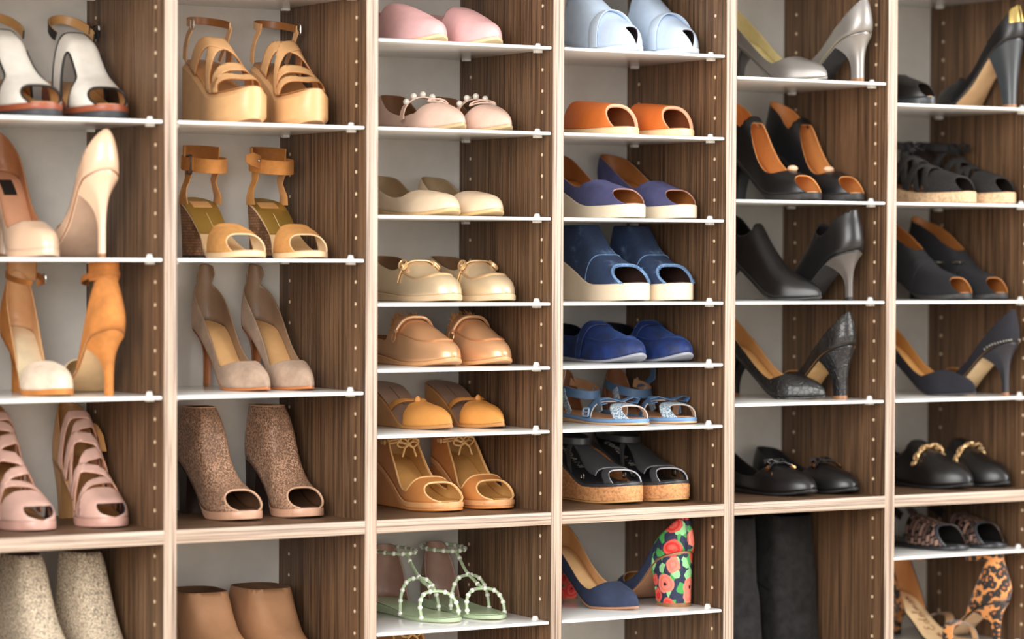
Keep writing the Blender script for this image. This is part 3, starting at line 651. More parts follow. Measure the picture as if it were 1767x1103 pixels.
# tan wedges with open toes and laced throat
TW = mat('leather', (212, 140, 78), .45); TWP = L_((238, 190, 130))
s = Shoe('peep_toe_wedge', 204, (32, 30, 41), (.8, 2.4, 2.2), 62, 13, spring=3, H=[(0, 50), (.2, 58), (.34, 60), (.46, 54), (.58, 44), (.7, 36), (.84, 28), (1, 20)], ex=(.4, .62))
s.slab(L_((226, 166, 112)), 'welt', 1.5, s.zs, lambda t: s.zs(t)-9); s.slab(TW, 'wedge_sole', .8, lambda t: s.zs(t)-9, s.sp)
s.upper(AND(lambda t, q, h: max((ip([(0, 32), (.2, 44), (.28, 48), (.34, 40), (.42, 29), (.5, 19), (.56, 14)], t)-h)/20., (t-.69+.1*abs(q)**4)*8), before(.81, .17, 3)), TW, L_((206, 160, 96)), 2.2, rim=TWP, pipe=TWP, pr=1.5)
s.insole(L_((222, 172, 104)))
bm = bmesh.new()
A = [(-1, V(-28, 66, 140)), (1, V(28, 66, 140))]
for dz in (0, 4): tube(bm, [V(-27, 56, 95+dz), V(-14, 68, 98+dz), V(0, 74, 96-dz), V(14, 68, 98+dz), V(27, 56, 95+dz)], 1.7, 5)
for sg in (-1, 1):
    tube(bm, [V(0, 74, 97)+Vector((sg*.001*(9+9*math.cos(a)), .003*math.sin(2*a), .007*math.sin(a))) for a in [2*PI*k/14 for k in range(14)]], 1.5, 5, True); tube(bm, [V(0, 74, 97), V(sg*8, 78, 88), V(sg*12, 79, 76)], 1.5, 5)
    ball(bm, V(sg*29, 52, 97), 4.4, .6, 1, 1); ball(bm, V(sg*29, 44, 97), 3.6, .6, 1, 1)
s.add('laces', bm, [P_((240, 200, 140))], label='cream cord lace tied across'); D['tan_wedge'] = s

# ------------------------------------------------------------------ jewelled sage sandals
SG = L_((176, 196, 158)); JW = mat('metal', (226, 222, 206))
s = Shoe('jewelled_sandal', 226, (30, 26, 38), (.78, 2.2, 1.9), 10, 6, spring=2, H=[(0, 96), (.2, 92), (.35, 70), (.5, 52), (.7, 38), (.85, 31), (1, 20)], ex=(.6, .6))
s.slab(SG, 'sole', 1.5, under=L_((196, 160, 116))); s.insole(L_((182, 202, 164)))
s.upper(AND(below([(0, 84), (.06, 82), (.13, 52), (.2, 14), (.22, -2)]), before(.22)), L_((150, 118, 98)), L_((178, 142, 128)), 1.8, name='heel_counter', label='mauve-lined heel counter')
def jewel(pts, name, every=3, r=2.6, jr=4.0):
    bm = bmesh.new(); tube(bm, pts, r, 6); k = s.add(name, bm, [SG])
    bm = bmesh.new()
    for p in pts[1::every]: ball(bm, p, jr, 1, 1, 1, 8)
    s.add('crystals', bm, [mat('patent', (236, 238, 226), .12)], k, label='round clear crystals')
jewel([s.pt(.83-.08*(1-abs(q)), q, 1) for q in [-1+.08*k for k in range(26)]], 'toe_strap')
jewel([s.pt(.58-.04*(1-abs(q)), q, 2) for q in [-1+.08*k for k in range(26)]], 'instep_strap')
jewel([V(*p) for p in [(s.cx(.76), 172, 44), (s.cx(.7), 158, 48), (s.cx(.6), 142, 53), (-1, 126, 60), (-1, 112, 70), (0, 98, 82), (0, 86, 92)]], 'centre_strap', 2)
jewel(ell(0, 46, 94, 31, 42, 0, 360, -2, 30), 'ankle_strap', 2)
D['jewel'] = s

# ------------------------------------------------------------------ light blue, orange, navy, denim
LB = mat('leather', (200, 218, 240), .45)
s = flat('pale_blue', 'mule', LB, P_((90, 78, 80)), P_((150, 128, 120)), P_((224, 232, 240)), L=220, hh=20, ph=8, f=AND(after(.38, -.06), lambda t, q, h: max((.93+.1*abs(q)**2-t)*8, (abs(q)-.26)*3)), H=[(0, 60), (.25, 90), (.42, 92), (.56, 78), (.7, 58), (.84, 42), (1, 30)], toe=(.76, 2.2, 2), W=(32, 31, 41), spring=4)
bm = bmesh.new(); P = [s.pt(.74-.05*(1-abs(q)), q, 1.5) for q in [-1+.1*k for k in range(21)]]; ribbon(bm, P, 22, 1.6, YY); s.add('overlay', bm, [mat('leather', (206, 222, 240), .45)])
OR_ = mat('leather', (220, 116, 48), .5)
flat('orange_slide', 'slide_sandal', OR_, L_((150, 84, 46)), L_((196, 130, 76)), L_((236, 206, 160)), L=230, hh=6, ph=11, f=AND(after(.46, -.06), before(.85, .1, 2.2)), H=[(0, 30), (.3, 40), (.45, 45), (.6, 44), (.75, 41), (.88, 37), (1, 29)], toe=(.8, 2.4, 2.2), W=(31, 30, 41), spring=2, thick=5.5, rim=L_((236, 176, 140)), solegrow=1.5)
PU = S_((76, 78, 118))
s = Shoe('peep_toe_wedge', 230, (31, 29, 40), (.8, 2.4, 2.2), 46, 20, spring=3, H=[(0, 56), (.2, 58), (.4, 48), (.56, 41), (.68, 36), (.8, 29), (1, 20)], ex=(.5, .62))
s.slab(P_((236, 220, 194)), 'wedge_sole', 1.6)
s.upper(AND(opening(.6, .14, [(0, 42), (.1, 38), (.3, 24), (.46, 20), (.54, 24)]), peep(.85, .13, 2.4)), PU, L_((168, 108, 58)), 2, rim=L_((176, 132, 118))); s.insole(L_((196, 132, 72))); D['navy_peep'] = s
DN = mat('denim', (40, 56, 86), None, (120, 148, 188)); FR_ = mat('denim', (104, 134, 172))
s = Shoe('peep_toe_wedge', 210, (34, 30, 41), (.8, 2.4, 2.2), 50, 26, spring=3, H=[(0, 60), (.2, 80), (.3, 84), (.4, 76), (.52, 56), (.68, 40), (.84, 28), (1, 20)], ex=(.5, .62))
s.slab(P_((238, 218, 190)), 'wedge_sole', 1.6)
s.upper(AND(after(.24, -.04), lambda t, q, h: (119-h-s.zs(t))/20., peep(.82, .12, 2.4)), DN, P_((60, 40, 34)), 2.2, rim=FR_); s.insole(P_((70, 46, 38)))
bm = bmesh.new(); rr = random.Random(5)
P = [(.82+.12*abs(q)**2.4, q) for q in [-1+.05*k for k in range(41)]]; tube(bm, [s.pt(t-.008, q, .6) for t, q in P], 2, 6)
for k in range(150):
    q = rr.uniform(-1, 1); t = .82+.12*abs(q)**2.4-.008; p = s.pt(t, q, rr.uniform(-1, 1.5)); tube(bm, [p, p+Vector((rr.uniform(-.0015, .0015), .002+rr.random()*.003, rr.uniform(-.002, .001)))], .4, 3)
s.add('frayed_edge', bm, [FR_], label='frayed pale blue edge')
bm = bmesh.new(); tube(bm, [s.pt(.56+.07*(1-abs(q)), q, .4) for q in [-1+.08*k for k in range(26)]], .9, 5); s.add('seam', bm, [FR_], 1); D['denim'] = s
# blue velvet loafers
VB = mat('velvet', (12, 34, 82), None, (90, 145, 235))
s = flat('velvet', 'loafer', VB, P_((18, 20, 36)), L_((196, 136, 90)), P_((150, 152, 160)), L=230, hh=5, ph=4, t0=.52, d=.1, H=[(0, 58), (.25, 62), (.4, 60), (.52, 58), (.64, 48), (.78, 38), (.9, 31), (1, 24)], toe=(.74, 2.1, 1.9), W=(31, 29, 41), hw=[(0, 50), (.12, 46), (.3, 34), (.42, 34), (.5, 42)], spring=13)
s.upper(AND(band(.56, -.06, .035, True), lambda t, q, h: 1), VB, VB, 1.6, off=2.2, name='saddle_strap')
mocseam(s, VB, .6, .84, 1.8, .56)
# blue strappy flat sandals
BL = mat('leather', (74, 106, 142), .55); BLC = mat('snake', (96, 132, 164), .45, (44, 76, 108), (196, 206, 210)); BLP = L_((206, 196, 190))
s = Shoe('flat_sandal', 220, (31, 29, 40), (.78, 2.2, 2), 6, 9, spring=2, H=[(0, 70), (.2, 70), (.38, 56), (.55, 36), (.7, 26), (.85, 21), (1, 15)], ex=(.55, .5))
s.slab(L_((214, 170, 128)), 'sole', 2, lambda t: s.zs(t)-6, s.sp); s.slab(mat('leather', (112, 150, 194), .5), 'footbed', 1.6, s.zs, lambda t: s.zs(t)-6); s.insole(L_((206, 152, 110)))
s.upper(AND(band(.8, .11, .05, True), lambda t, q, h: (.985-t)*8), BLC, L_((222, 190, 160)), 2, name='toe_strap', rim=BLP)
s.upper(AND(band(.66, -.06, .03, True), lambda t, q, h: max((30-h)/20, (abs(q)-.55))), BL, L_((206, 170, 140)), 2, name='side_strap', rim=BLP)
for sg in (-1, 1):
    bm = bmesh.new(); ribbon(bm, [s.pt(.36, sg*.98, 1), V(sg*32, 70, 28), V(sg*33, 64, 40), V(sg*31, 58, 52)], 13, 2, YY); s.add('loop_strap', bm, [BLC])
bm = bmesh.new(); ribbon(bm, ell(0, 52, 52, 32, 44, -150, 120, -10), 14, 2, mi=(1, 0)); k = s.add('ankle_strap', bm, [BL, L_((206, 158, 118))])
bm = bmesh.new(); ribbon(bm, [V(28, 40, 52), V(35, 56, 58), V(39, 66, 68), V(37, 70, 80), V(33, 64, 86)], lambda u: 14*(.6+.8*math.sin(PI*min(1, u*1.05)))*.8, 1.6, YY, mi=(0, 1)); s.add('strap_end', bm, [BL, L_((226, 178, 136))], k, label='strap end curling up with tan underside')
s.upper(AND(below([(0, 66), (.06, 62), (.1, 36), (.16, 0)]), before(.16)), L_((120, 82, 58)), L_((150, 102, 70)), 1.8, name='heel_counter')
bm = bmesh.new()
for sg in (-1, 1): ribbon(bm, [s.pt(.75, 0, 2), s.pt(.74, sg*.18, 9), s.pt(.73, sg*.4, 12), s.pt(.72, sg*.5, 4), s.pt(.74, sg*.25, 2)], 13, 1.4, YY)
s.add('leather_bow', bm, [BL]); buckle(s, s.pt(.6, .86, 4), YY, (s.pt(.6, .7)-s.pt(.6, .95)).normalized(), 14, 12, mat('leather', (150, 176, 204), .4), 1.6, 5); D['blue_sandal'] = s
# black wedges with cork soles
BG = mat('leather', (58, 60, 64), .38); BE = P_((190, 190, 196))
s = Shoe('wedge_sandal', 222, (32, 30, 42), (.8, 2.4, 2.2), 56, 30, spring=5, H=[(0, 50), (.2, 42), (.34, 34), (.48, 34), (.62, 31), (.76, 24), (.88, 20), (1, 15)], ex=(.5, .52))
s.slab(mat('cork', (222, 158, 104)), 'cork_wedge', 1.8, lambda t: s.zs(t)-5, lambda t: s.sp(t)+3); s.slab(L_((206, 160, 104)), 'outsole', 1.2, lambda t: s.sp(t)+3, s.sp)
s.slab(BG, 'footbed', 1.4, s.zs, lambda t: s.zs(t)-5); i = s.insole(mat('leather', (40, 40, 44), .45))
s.upper(AND(band(.79, .1, .032, True), lambda t, q, h: 1), BG, P_((46, 46, 50)), 2, name='toe_strap', rim=BE)
s.upper(AND(after(.33), before(.76, .03), lambda t, q, h: (ip([(.33, .12), (.42, .15), (.55, .32), (.7, .6), (.78, .7)], t)-abs(q))*3), BG, P_((40, 40, 44)), 2, name='t_strap', off=1.2, rim=P_((110, 110, 114)))
s.upper(AND(band(.36, .1, .025, True), lambda t, q, h: 1), BG, P_((40, 40, 44)), 2, name='instep_strap')
s.upper(AND(below([(0, 24), (.05, 23), (.1, 17), (.16, 4), (.18, -3)]), before(.18)), BG, P_((46, 46, 50)), 2, name='heel_counter')
bm = bmesh.new(); ribbon(bm, ell(0, 50, 96, 30, 44, 0, 360, -5)[:-1], 10, 2, closed=True); s.add('ankle_strap', bm, [BG])
for sg in (-1, 1):
    bm = bmesh.new(); tube(bm, rrect(s.pt(.66, sg*.82, 3), YY, ZX, 8, 9, 2), 1.2, 5, True); s.add('ring', bm, [GUN])
LET = {'C': [[(6, 1), (4, 0), (2, 0), (0, 2), (0, 5), (2, 7), (4, 7), (6, 6)]], 'O': [[(3, 0), (0, 2), (0, 5), (3, 7), (6, 5), (6, 2), (3, 0)]], 'R': [[(0, 0), (0, 7), (4, 7), (6, 5.5), (4, 3.6), (0, 3.6)], [(3, 3.6), (6, 0)]],
       'S': [[(6, 6), (4, 7), (1, 6.5), (.5, 5), (5, 3), (6, 1.6), (4, 0), (0, .8)]], 'M': [[(0, 0), (0, 7), (3, 3), (6, 7), (6, 0)]]}
LET.update({'D': [[(0, 0), (0, 7), (3.5, 7), (6, 5), (6, 2), (3.5, 0), (0, 0)]], 'A': [[(0, 0), (3, 7), (6, 0)], [(1.2, 2.6), (4.8, 2.6)]], 'N': [[(0, 0), (0, 7), (6, 0), (6, 7)]], 'I': [[(0, 0), (0, 7)]]})
s.strokes('insole_lettering', [[(x*1.35, 7-y*1.5) for x, y in ln] for n, ch in enumerate('CORDANI') for ln in [[(a+n*9, b) for a, b in q] for q in LET[ch]]], P_((200, 190, 178)), .55, i, 1.3, (.1, 0)); D['cork_wedge'] = s

# ------------------------------------------------------------------ black shoes of the right-hand bays
TNL = L_((212, 144, 82))
s = Shoe('cut_out_bootie', 210, (31, 28, 39), (.78, 2.2, 2), 84, 10, H=[(0, 84), (.2, 90), (.34, 88), (.46, 74), (.6, 54), (.74, 39), (.88, 29), (1, 22)], ex=(.5, .66))
s.sole(P_((40, 38, 38))); s.upper(AND(lambda t, q, h: max((ip([(0, 76), (.2, 68), (.3, 60), (.36, 90)], t)-h)/20., (t-.36)*8), hole(.56, .1, .17, .5), before(.85, .12, 2.4)), BK, TNL, 2.2); s.insole(L_((232, 176, 120))); s.heel(BK, kx=.7, ky=.6, p=1.7)
bm = bmesh.new(); ball(bm, s.pt(.7, -.1, 1), 9, 1.2, .8, .6); s.add('toe_ornament', bm, [L_((238, 200, 166))]); D['cut_out'] = s
s = flat('bow_flat', 'ballet_flat', mat('leather', (23, 22, 24), .3), P_((34, 32, 33)), P_((46, 42, 40)), P_((24, 23, 23)), L=232, t0=.64, d=.18, H=[(0, 60), (.25, 62), (.45, 52), (.6, 44), (.74, 38), (.88, 30), (1, 22)], toe=(.72, 2.1, 1.9), hw=[(0, 54), (.1, 50), (.26, 32), (.44, 22), (.56, 24)], W=(31, 28, 40), spring=8)
bm = bmesh.new(); BW = mat('patent', (44, 44, 47), .3); C0 = s.pt(.635, 0, 4)
for sg in (-1, 1):
    ribbon(bm, [C0, C0+V(sg*8, -2, 5), C0+V(sg*17, -3, 4), C0+V(sg*20, 0, -1), C0+V(sg*13, 2, -2), C0], 11, 1.4, YY); ribbon(bm, [C0, C0+V(sg*10, 6, 1), C0+V(sg*22, 10, -4), C0+V(sg*28, 12, -8)], 8, 1.3, YY)
ball(bm, C0, 5.5, 1, 1.1, .8); k = s.add('bow', bm, [BW])
for sg in (-1, 1):
    bm = bmesh.new(); tube(bm, [C0+V(sg*25, 11, -6), C0+V(sg*32, 14, -10)], 3, 8); s.add('bow_tip', bm, [mat('metal', (214, 160, 104))], k, label='gold metal tip')
s = Shoe('espadrille', 226, (31, 29, 40), (.78, 2.2, 2), 20, 18, spring=2, H=[(0, 70), (.2, 74), (.36, 66), (.52, 52), (.68, 41), (.84, 31), (1, 24)])
s.slab(mat('cork', (226, 190, 150)), 'sole', 2); s.insole(L_((150, 96, 54)))
s.upper(AND(after(.7, .02), before(.9, .08)), mat('knit', (40, 38, 38)), P_((40, 36, 34)), 2.2, name='toe_band'); s.upper(AND(below([(0, 72), (.1, 62), (.2, 22), (.26, 0)]), before(.27)), S_((36, 35, 36)), P_((60, 46, 36)), 2, name='heel_counter')
for n, (tc, k) in enumerate(((.62, .1), (.6, -.1), (.5, .12), (.48, -.12), (.38, .1))): s.upper(band(tc, k, .026), mat('knit', (46, 44, 44)), P_((34, 32, 32)), 2, name='strap', off=.6*(n % 2))
bm = bmesh.new(); ribbon(bm, ell(0, 56, 100, 32, 42, 0, 360, -4)[:-1], 12, 2, closed=True); s.add('ankle_strap', bm, [S_((34, 33, 34))])
bm = bmesh.new(); C0 = V(0, 99, 97)
for sg in (-1, 1): ribbon(bm, [C0, C0+V(sg*12, 4, 8), C0+V(sg*24, 4, 6), C0+V(sg*18, 2, -6), C0], 9, 1.5, YY)
s.add('ribbon_bow', bm, [S_((34, 33, 34))]); D['espadrille'] = s
s = Shoe('slingback', 218, (30, 27, 39), (.78, 2.2, 2), 62, 8, H=[(0, 80), (.2, 86), (.36, 82), (.5, 66), (.64, 48), (.78, 36), (.9, 28), (1, 21)], ex=(.5, .64))
s.sole(P_((44, 42, 42))); s.upper(AND(lambda t, q, h: max((ip([(0, 72), (.1, 66), (.22, 66), (.34, 66), (.4, 64)], t)-h)/20., (t-.74+.2*abs(q)**3)*8), before(.88, .1, 2.2)), BKS, L_((176, 116, 62)), 2); s.insole(L_((196, 132, 72))); s.heel(BKS, kx=.7, ky=.6, p=1.7)
s.upper(band(.6, -.05, .03, True), BKS, BKS, 1.8, name='strap', off=1); buckle(s, s.pt(.6, -.3, 4), YY, XX, 18, 14, STEEL, 1.4, 4); D['slingback'] = s
s = flat('chain_loafer', 'loafer', mat('leather', (22, 21, 22), .32), P_((26, 25, 25)), P_((40, 36, 34)), P_((24, 23, 23)), L=226, t0=.5, d=.1, H=[(0, 56), (.25, 62), (.4, 72), (.5, 72), (.62, 60), (.76, 44), (.9, 34), (1, 26)], toe=(.72, 2, 1.75), hw=[(0, 48), (.12, 46), (.3, 38), (.42, 44), (.48, 56)], W=(31, 30, 41), spring=7)
bm = bmesh.new(); tube(bm, [s.pt(.62-.05*abs(q)**2, q, 1) for q in [-.66+.11*k for k in range(13)]], 1, 5); ch = s.add('chain', bm, [GOLD], label='gold link chain')
for k in range(11):
    q = -.66+.132*k; c = s.pt(.62-.05*q*q, q, 3.6); bm = bmesh.new(); n = (s.pt(.62, q, 5)-s.pt(.62, q, 0)).normalized(); a = YY*.8+n*.35; a.normalize(); b = (s.pt(.62, q+.03, 1)-s.pt(.62, q-.03, 1)).normalized()
    tube(bm, [c+(a*math.cos(u)*6.4+(b*.8+n*.45*(-1)**k)*math.sin(u)*4.8)*.001 for u in [2*PI*j/12 for j in range(12)]], 2.1, 6, True); s.add('chain_link', bm, [mat('metallic', (244, 208, 156), .25)], ch)
s = Shoe('slide_sandal', 222, (31, 29, 40), (.78, 2.2, 2), 4, 7, spring=2, H=[(0, 50), (.25, 56), (.42, 52), (.6, 44), (.74, 37), (.88, 32), (1, 22)], ex=(.5, .6))
s.slab(mat('leather', (40, 40, 43), .3), 'sole', 2); s.insole(mat('leather', (54, 56, 60), .3))
WV = mat('woven', (122, 96, 86)); s.upper(AND(after(.53, .04), before(.82, .1, 2.2)), WV, P_((26, 22, 22)), 2.4, name='toe_band', rim=L_((176, 128, 96)))
s.upper(AND(before(.8+.025, .1, 2.2), after(.795, .1, 2.2)), mat('leather', (60, 62, 68), .3), BK, 2.6, name='edge_binding', off=.5)
bm = bmesh.new(); ribbon(bm, ell(0, 54, 42, 33, 54, 95, 265, -16, lift=lambda u: 15*math.sin(PI*u)), 15, 2, mi=(1, 0)); s.add('sling_strap', bm, [WV, P_((36, 30, 30))]); D['woven_slide'] = s
# leopard sandals
LP = mat('leopard'); s = Shoe('ankle_strap_sandal', 206, (28, 24, 40), (.78, 2.2, 1.9), 70, 4, H=[(0, 94), (.12, 92), (.25, 84), (.42, 60), (.6, 42), (.74, 35), (.88, 28), (1, 20)], back=[(0, 1), (18, -7), (42, 1), (66, 12), (92, 15)], ex=(.75, .68))
s.sole(mat('leather', (48, 40, 36), .4), L_((232, 194, 152))); 
s.upper(AND(below([(0, 78), (.06, 76), (.12, 63), (.22, 36), (.3, 12), (.34, -3)]), before(.34)), LP, L_((206, 150, 98)), 1.8, name='heel_counter', rim=P_((60, 40, 28)))
s.upper(AND(band(.79, .06, .045, True), lambda t, q, h: 1), LP, L_((226, 190, 150)), 1.8, name='toe_strap', rim=P_((120, 112, 104)))
i = s.insole(L_((240, 206, 160))); s.heel(LP, kx=.22, ky=.22, yc=.085, p=4.2, tip=P_((26, 22, 20)))
bm = bmesh.new(); ribbon(bm, ell(0, 50, 142, 23, 38, 10, 350, -4), 8, 1.8, mi=(1, 0)); k = s.add('ankle_strap', bm, [LP, L_((110, 74, 46))]); buckle(s, V(-20, 72, 140), YY, ZX, 9, 12, GOLD, parent=k)
SCR = [  # cursive strokes, 2D: x along the word, y up
 [(5, 8.4), (2.4, 9.6), (.6, 8), (1.6, 6.2), (4.2, 4.6), (4.6, 2), (2.4, .4), (0, 1.4)],
 [(10, 4.6), (8, 5), (6.6, 3), (7, .6), (9, .6), (10.4, 4.6), (10.2, 1), (11.6, .6), (13, 4.2), (13.2, .8), (14.4, 4.2), (15.6, 4.4), (15.8, .8), (17, 4.2), (18.4, 4.2), (18.6, .9), (20, 1.2)],
 [(31, 9.6), (28, 10), (27, 8), (29.6, 6.2), (27, 5.6), (25.6, 3), (27, .4), (30.4, .4), (32.4, 2)],
 [(38.4, 4.4), (36, 5), (34.6, 2.6), (36, .5), (38, 1.6), (40.4, 10), (39, 4), (39.4, .6), (41.6, .8), (44, 2.6), (46, 4.6), (44.6, 5.4), (43.4, 3), (44.4, .6), (46.6, 1), (50, 9.6), (48.8, 10.2), (48, 3), (48.8, .6), (50.6, 1)],
 [(51.6, 4.4), (51.8, .8), (53.4, 4.2), (54.6, 4.2), (54.8, .9), (56.2, 4.2), (57.6, 4.2), (57.8, .8), (59.4, 1)],
 [(64, 4.6), (62, 5), (60.6, 3), (61, .6), (63, .6), (64.4, 4.6), (64.2, 1), (65.6, .6)], [(67, 4.4), (67.2, .8), (68.8, 4.2), (70.2, 4.2), (70.4, .9), (73, 1.6)]]
def smooth_line(ln, k=4):
    o = []
    for i in range(len(ln)-1):
        p0 = ln[max(0, i-1)]; p1 = ln[i]; p2 = ln[i+1]; p3 = ln[min(len(ln)-1, i+2)]
        for j in range(k):
            u = j/float(k); o.append(tuple(.5*(2*p1[a]+(p2[a]-p0[a])*u+(2*p0[a]-5*p1[a]+4*p2[a]-p3[a])*u*u+(3*p1[a]-p0[a]-3*p2[a]+p3[a])*u**3) for a in (0, 1)))
    return o+[ln[-1]]
s.strokes('insole_lettering', [[(-x*1.5, (y-5)*2.0) for x, y in smooth_line(l)] for l in SCR], P_((128, 74, 40)), .85, i, 1.3, (.7, 0)); D['leopard'] = s
# ------------------------------------------------------------------ the cabinet
W = .3154; PT = .019; DEP = .2845; HI = .0309; HS = .218
def zk(k): return Z0-.032*k
floor_bm = bmesh.new(); boxm(floor_bm, -6, 6, -7, .5, -.02, 0)
def struct(name, bm, m):
    o = bpy.data.objects.new(name, to_mesh(bm, name, [m])); COL.objects.link(o); o['kind'] = 'structure'; return o
struct('floor', floor_bm, P_((206, 190, 172)))
bm = bmesh.new(); boxm(bm, -6, 6, .5, .6, 0, 2.8); struct('wall_back', bm, P_((232, 228, 220)))
def new(name, me, parent=None, loc=(0, 0, 0)):
    o = bpy.data.objects.new(name, me); COL.objects.link(o); o.location = loc
    if parent: o.parent = parent
    return o
def empty(name, loc, rz=0):
    o = bpy.data.objects.new(name, None); COL.objects.link(o); o.location = loc; o.rotation_euler = (0, 0, rz); o.empty_display_size = .05; return o
def tag(o, label, cat, group=None):
    o['label'] = label; o['category'] = cat
    if group: o['group'] = group
cab = empty('shoe_cabinet', (0, 0, 0)); tag(cab, 'tall built-in walnut shoe cabinet with front edges coloured as lit, and white back panels', 'cabinet')
WV_ = mat('wood_v', (90, 62, 43)); WH_ = mat('wood_h', (90, 62, 43)); BV_ = mat('band_v', (222, 198, 174)); BH_ = mat('band_h', (222, 198, 174)); BKW = mat('plain', (226, 222, 214), .45)  # BV_, BH_: walnut edges with the room's frontal light in their colour
TOPZ = zk(-9); BOTZ = zk(37)
bm = bmesh.new(); bmesh.ops.create_cone(bm, cap_ends=True, segments=12, radius1=.0026, radius2=.0024, depth=.0012, matrix=Matrix.Rotation(PI/2, 4, 'Y')); HOLE = to_mesh(bm, 'pin_hole_sleeve', [mat('plain', (238, 214, 182), .4)])
VIEW = {-1: None, 0: (-1, 29), 1: (-1, 29), 2: (-2, 30), 3: (-2, 31), 4: (-2, 32), 5: (-3, 32)}
SHELVES = {0: [-1, 5, 11, 17, 30], 1: [-1, 5, 11, 17, 30], 2: [-3, 1, 5, 9, 13, 16, 19, 28, 32], 3: [-3, 1, 5, 9, 13, 16, 19, 28, 33], 4: [-4, 2, 8, 13, 18], 5: [-3, 3, 8, 13, 18, 26, 31]}
for b in range(-1, 6):
    x = b*W
    bm = bmesh.new(); boxm(bm, x, x+PT, .001, DEP+.006, BOTZ-.01, TOPZ); p = new('upright_panel', to_mesh(bm, 'upright_panel', [WV_]), cab)
    bm = bmesh.new(); boxm(bm, x, x+PT, -.0005, .001, BOTZ-.01, TOPZ, .0004); new('edge_band', to_mesh(bm, 'edge_band', [BV_]), p)
    if VIEW[b]:
        for k in range(VIEW[b][0], VIEW[b][1]+1):
            if k in SHELVES[b] or k in (22.9, 23): continue
            for y in (HI, HI+HS): new('pin_hole_sleeve', HOLE, p, (x, y, zk(k)))
for b in range(0, 6):
    x0 = (b-1)*W+PT; x1 = b*W
    for k in (23.1, 37, -8.5):
        z = zk(k); bm = bmesh.new(); boxm(bm, x0, x1, .001, DEP, z-.0095, z+.0095); p = new('fixed_shelf', to_mesh(bm, 'fixed_shelf', [WH_]), cab)
        bm = bmesh.new(); boxm(bm, x0, x1, -.0005, .001, z-.0095, z+.0095, .0004); new('edge_band', to_mesh(bm, 'edge_band', [BH_]), p)
    bm = bmesh.new(); boxm(bm, x0, x1, DEP, DEP+.006, BOTZ-.009, TOPZ); new('back_panel', to_mesh(bm, 'back_panel', [BKW]), cab)
bm = bmesh.new(); boxm(bm, -W+.0, 5*W+PT, .03, DEP, .0, BOTZ-.0105); new('plinth', to_mesh(bm, 'plinth', [WH_]), cab)
GT = .005
bm = bmesh.new(); r = bmesh.ops.create_cube(bm, size=1, matrix=Matrix.Diagonal((W-PT-.003, DEP-.006, GT, 1))); bmesh.ops.bevel(bm, geom=[e for e in bm.edges], offset=.0015, segments=2, affect='EDGES', profile=.5)
GLASS = to_mesh(bm, 'glass_shelf', [mat('glass', (240, 241, 238))])
bm = bmesh.new(); bmesh.ops.create_cone(bm, cap_ends=True, segments=14, radius1=.0055, radius2=.0036, depth=.0055, matrix=Matrix.Translation((0, 0, GT/2+.00275))); boxm(bm, -.0055, .0055, -.0045, .0045, -GT/2-.0035, -GT/2); CLIP = to_mesh(bm, 'shelf_clip', [mat('plain', (244, 243, 238), .3)])
NEAR = {}
def glass_shelf(b, k, label):
    o = new('glass_shelf', GLASS, None, ((b-1)*W+PT+(W-PT)/2, DEP/2-.001, zk(k)-.001)); tag(o, label, 'shelf', 'white shelves across the bays')
    for sx in (-1, 1):
        for y in (HI, HI+HS): new('shelf_clip', CLIP, o, (sx*((W-PT)/2-.0085), y-DEP/2+.001, 0))
# ------------------------------------------------------------------ setting the shoes out
def mirror(me):
    m2 = me.copy(); bm = bmesh.new(); bm.from_mesh(m2)
    for v in bm.verts: v.co.x = -v.co.x
    bmesh.ops.reverse_faces(bm, faces=bm.faces); bm.to_mesh(m2); bm.free(); return m2
MIR = {}
def put(key, b, k, X, y, a, left, label, cat, group, back=False, lift=0):
    """X mm from the bay's left wall, y mm behind the front edge (toe tip, or heel tip when back); a = degrees the toe swings to the right"""
    s = D[key]; zt = zk(k)+(.0078 if k in (37,) else .0065+.0000 if 0 else 0)
    zt = zk(23.1)+.0095 if k == 23 else zk(37)+.0095 if k == 37 else zk(k)-.001+GT/2
    th = math.radians(a)+(0 if back else PI)
    R = Matrix.Rotation(th, 3, 'Z')
    ref = Vector(((s.cx(.09) if back else s.cx(1))*(-1 if left else 1)*.001, (.06*s.L if back else s.L)*.001, 0))
    P = Vector(((b-1)*W+PT+X*.001, y*.001, zt+.0002+lift))-R @ ref
    o = empty(s.kind, P, th); tag(o, label, cat, group)
    objs = []
    for i, (nm, me, par, lab) in enumerate(s.parts):
        if left and nm == 'insole_lettering' and key == 'leopard': objs.append(None); continue
        if left and nm != 'insole_lettering':
            if me.name not in MIR: MIR[me.name] = mirror(me)
            me = MIR[me.name]
        c = bpy.data.objects.new(nm, me); COL.objects.link(c); c.parent = objs[par] if par is not None else o
        if lab: c['label'] = lab
        objs.append(c)
    return o
